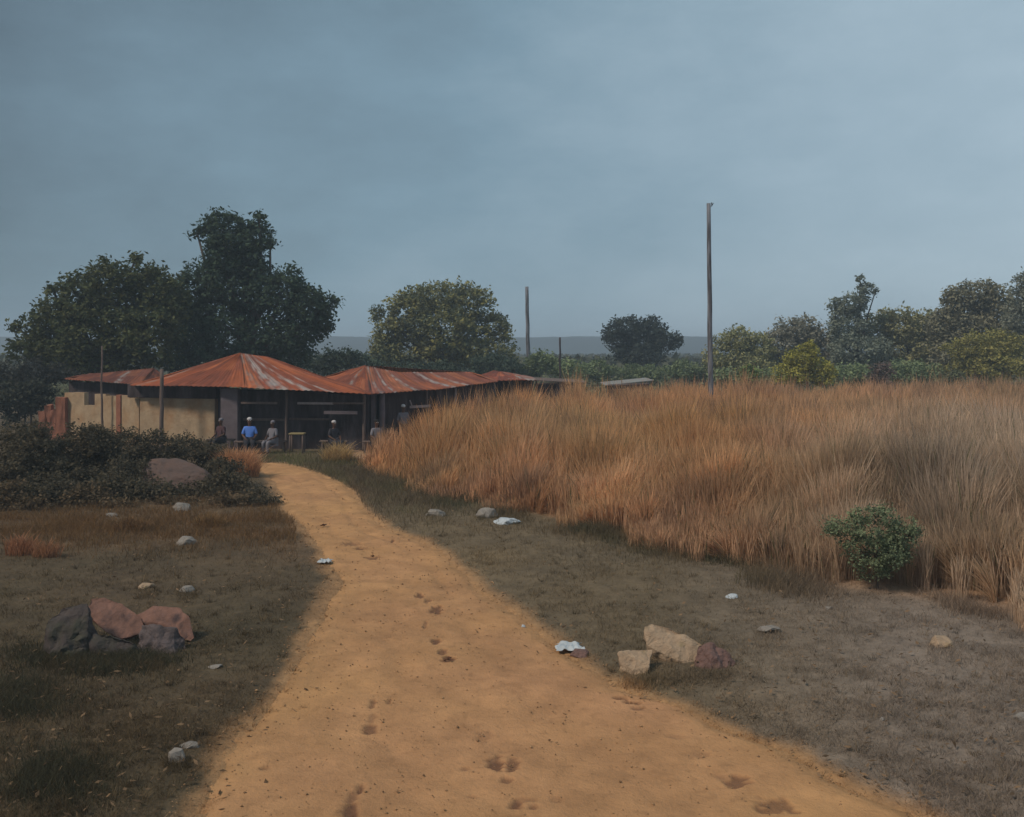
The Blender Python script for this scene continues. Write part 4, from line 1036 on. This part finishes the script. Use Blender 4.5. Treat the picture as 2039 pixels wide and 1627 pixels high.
def scrap(name, label, cat, cx, row, wpx, hpx, m, seed, up=.06):
    """a crumpled thin sheet lying on the ground"""
    D = gD(row); s = D/F; wm = wpx*s; dm = hpx*D*D/(H*F)
    bm = bmesh.new(); nx, ny = 16, 12; g = []
    x0 = (cx-1019.5)*s; z0 = gz1(x0, D)+.03
    for j_ in range(ny):
        for i in range(nx):
            u, v = i/(nx-1)-.5, j_/(ny-1)-.5
            sk = 1-.55*(v+.5)*abs(mnoise.noise(Vector((seed, v*3, 0)))+.4)
            n_ = mnoise.noise(Vector((u*4+seed, v*4, 1)))
            g.append(bm.verts.new(Vector((u*wm*sk+mnoise.noise(Vector((v*5, seed, 2)))*wm*.14, v*dm+mnoise.noise(Vector((u*5, seed, 4)))*dm*.2, up*(abs(n_)*1.4)+.005))))
    for j_ in range(ny-1):
        for i in range(nx-1): bm.faces.new([g[j_*nx+i], g[j_*nx+i+1], g[(j_+1)*nx+i+1], g[(j_+1)*nx+i]])
    o = bm_obj(name, bm, M[m], smooth=True); o.location = (x0, D, z0)
    sm = o.modifiers.new('thickness', 'SOLIDIFY'); sm.thickness = .004
    return tag(o, label, cat)
scrap('plastic_scrap', 'bluish white torn scrap at the right edge of the path', 'litter', 1134, 1297, 58, 15, 'white', 2.3, .07)
scrap('plastic_scrap', 'small white scrap at the left edge of the path', 'litter', 648, 1122, 28, 6, 'white', 5.1, .05)
rock('rock', 'dark reddish clod lying under the bluish white scrap', 'rock', 1154, 1312, 40, 18, 'rockbrown', 71, dep=.8, sub=3)

def leaf_clump(label, cx, row, wpx, seed):
    D = gD(row); s = D/F; wm = wpx*s; rr = random.Random(seed)
    bm = bmesh.new(); x0 = (cx-1019.5)*s
    for _ in range(9):
        a = rr.uniform(0, 6.28); ln = wm*rr.uniform(.25, .5); c = Vector((rr.uniform(-.22, .22)*wm, rr.uniform(-.3, .3)*wm, .012+rr.uniform(0, .02)))
        d = Vector((math.cos(a), math.sin(a), rr.uniform(.0, .8))).normalized(); sd2 = d.cross(Vector((0, 0, 1))).normalized()*ln*.28
        up = Vector((0, 0, ln*.16))
        vs = [bm.verts.new(c-d*ln*.3), bm.verts.new(c+sd2+up), bm.verts.new(c+d*ln*.7), bm.verts.new(c-sd2+up)]
        bm.faces.new([vs[0], vs[1], vs[2]]); bm.faces.new([vs[0], vs[2], vs[3]])
    o = bm_obj('dry_leaves', bm, M['dung']); o.location = (x0, D, gz1(x0, D)+.015)
    return tag(o, label, 'dry leaves', 'dry leaf clumps on the path')
leaf_clump('curled dark dry leaves on the path near its far bend', 645, 1050, 22, 1)
leaf_clump('curled dark dry leaves in the middle of the path', 892, 1322, 26, 2)
leaf_clump('small dry leaves below the first bend of the path', 742, 1113, 18, 3)

def gravel():
    n = 3200
    y = 1/(rng.uniform(1/26, 1/7, n)); l = np.interp(y, pD, pL); r = np.interp(y, pD, pR)
    t = rng.beta(.6, .6, n); x = l-.25+(r-l+.5)*t
    s = rng.uniform(.003, .010, n)*rng.choice([1, 1, 1, 1, 1.7], n)*np.sqrt(y/9)
    z = gz(x, y)+.016
    dirs = np.array([(1, 0, 0), (0, 1, 0), (-1, 0, 0), (0, -1, 0), (0, 0, .8), (0, 0, -.8)], float)
    jit = rng.uniform(.6, 1.3, (n, 6, 1))
    V = np.stack([x, y, z], 1)[:, None, :]+dirs[None]*s[:, None, None]*jit
    F3 = np.array([(0, 1, 4), (1, 2, 4), (2, 3, 4), (3, 0, 4), (1, 0, 5), (2, 1, 5), (3, 2, 5), (0, 3, 5)])
    Fc = (np.arange(n)*6)[:, None, None]+F3[None]
    c = np.array([.42, .25, .13])*rng.uniform(.5, 1.15, (n, 1))
    o = np_mesh('gravel', V.reshape(-1, 3), Fc.reshape(-1, 3), M['ground'], np.repeat(c, 6, 0))
    tag(o, 'fine grit and crumbs of earth scattered over the path', 'gravel', kind='stuff')
gravel()

# ------------------------------------------------------------------ air
def haze():
    bm = bmesh.new(); bmesh.ops.create_cube(bm, size=1)
    for v in bm.verts: v.co = Vector((v.co.x*7000, v.co.y*5000+1700, (v.co.z+.5)*22-2))
    m = bpy.data.materials.new('haze'); m.use_nodes = True; t = m.node_tree; t.nodes.clear()
    o = t.nodes.new('ShaderNodeOutputMaterial'); p = t.nodes.new('ShaderNodeVolumePrincipled')
    p.inputs['Color'].default_value = (.72, .86, 1, 1); p.inputs['Density'].default_value = HAZE; p.inputs['Anisotropy'].default_value = 0
    t.links.new(p.outputs[0], o.inputs['Volume'])
    ob = bm_obj('haze', bm, m); ob['kind'] = 'stuff'; ob['label'] = 'pale dusty air fading the distant hills'; ob['category'] = 'haze'
    ob.display_type = 'WIRE'
HAZE = .0014
haze()
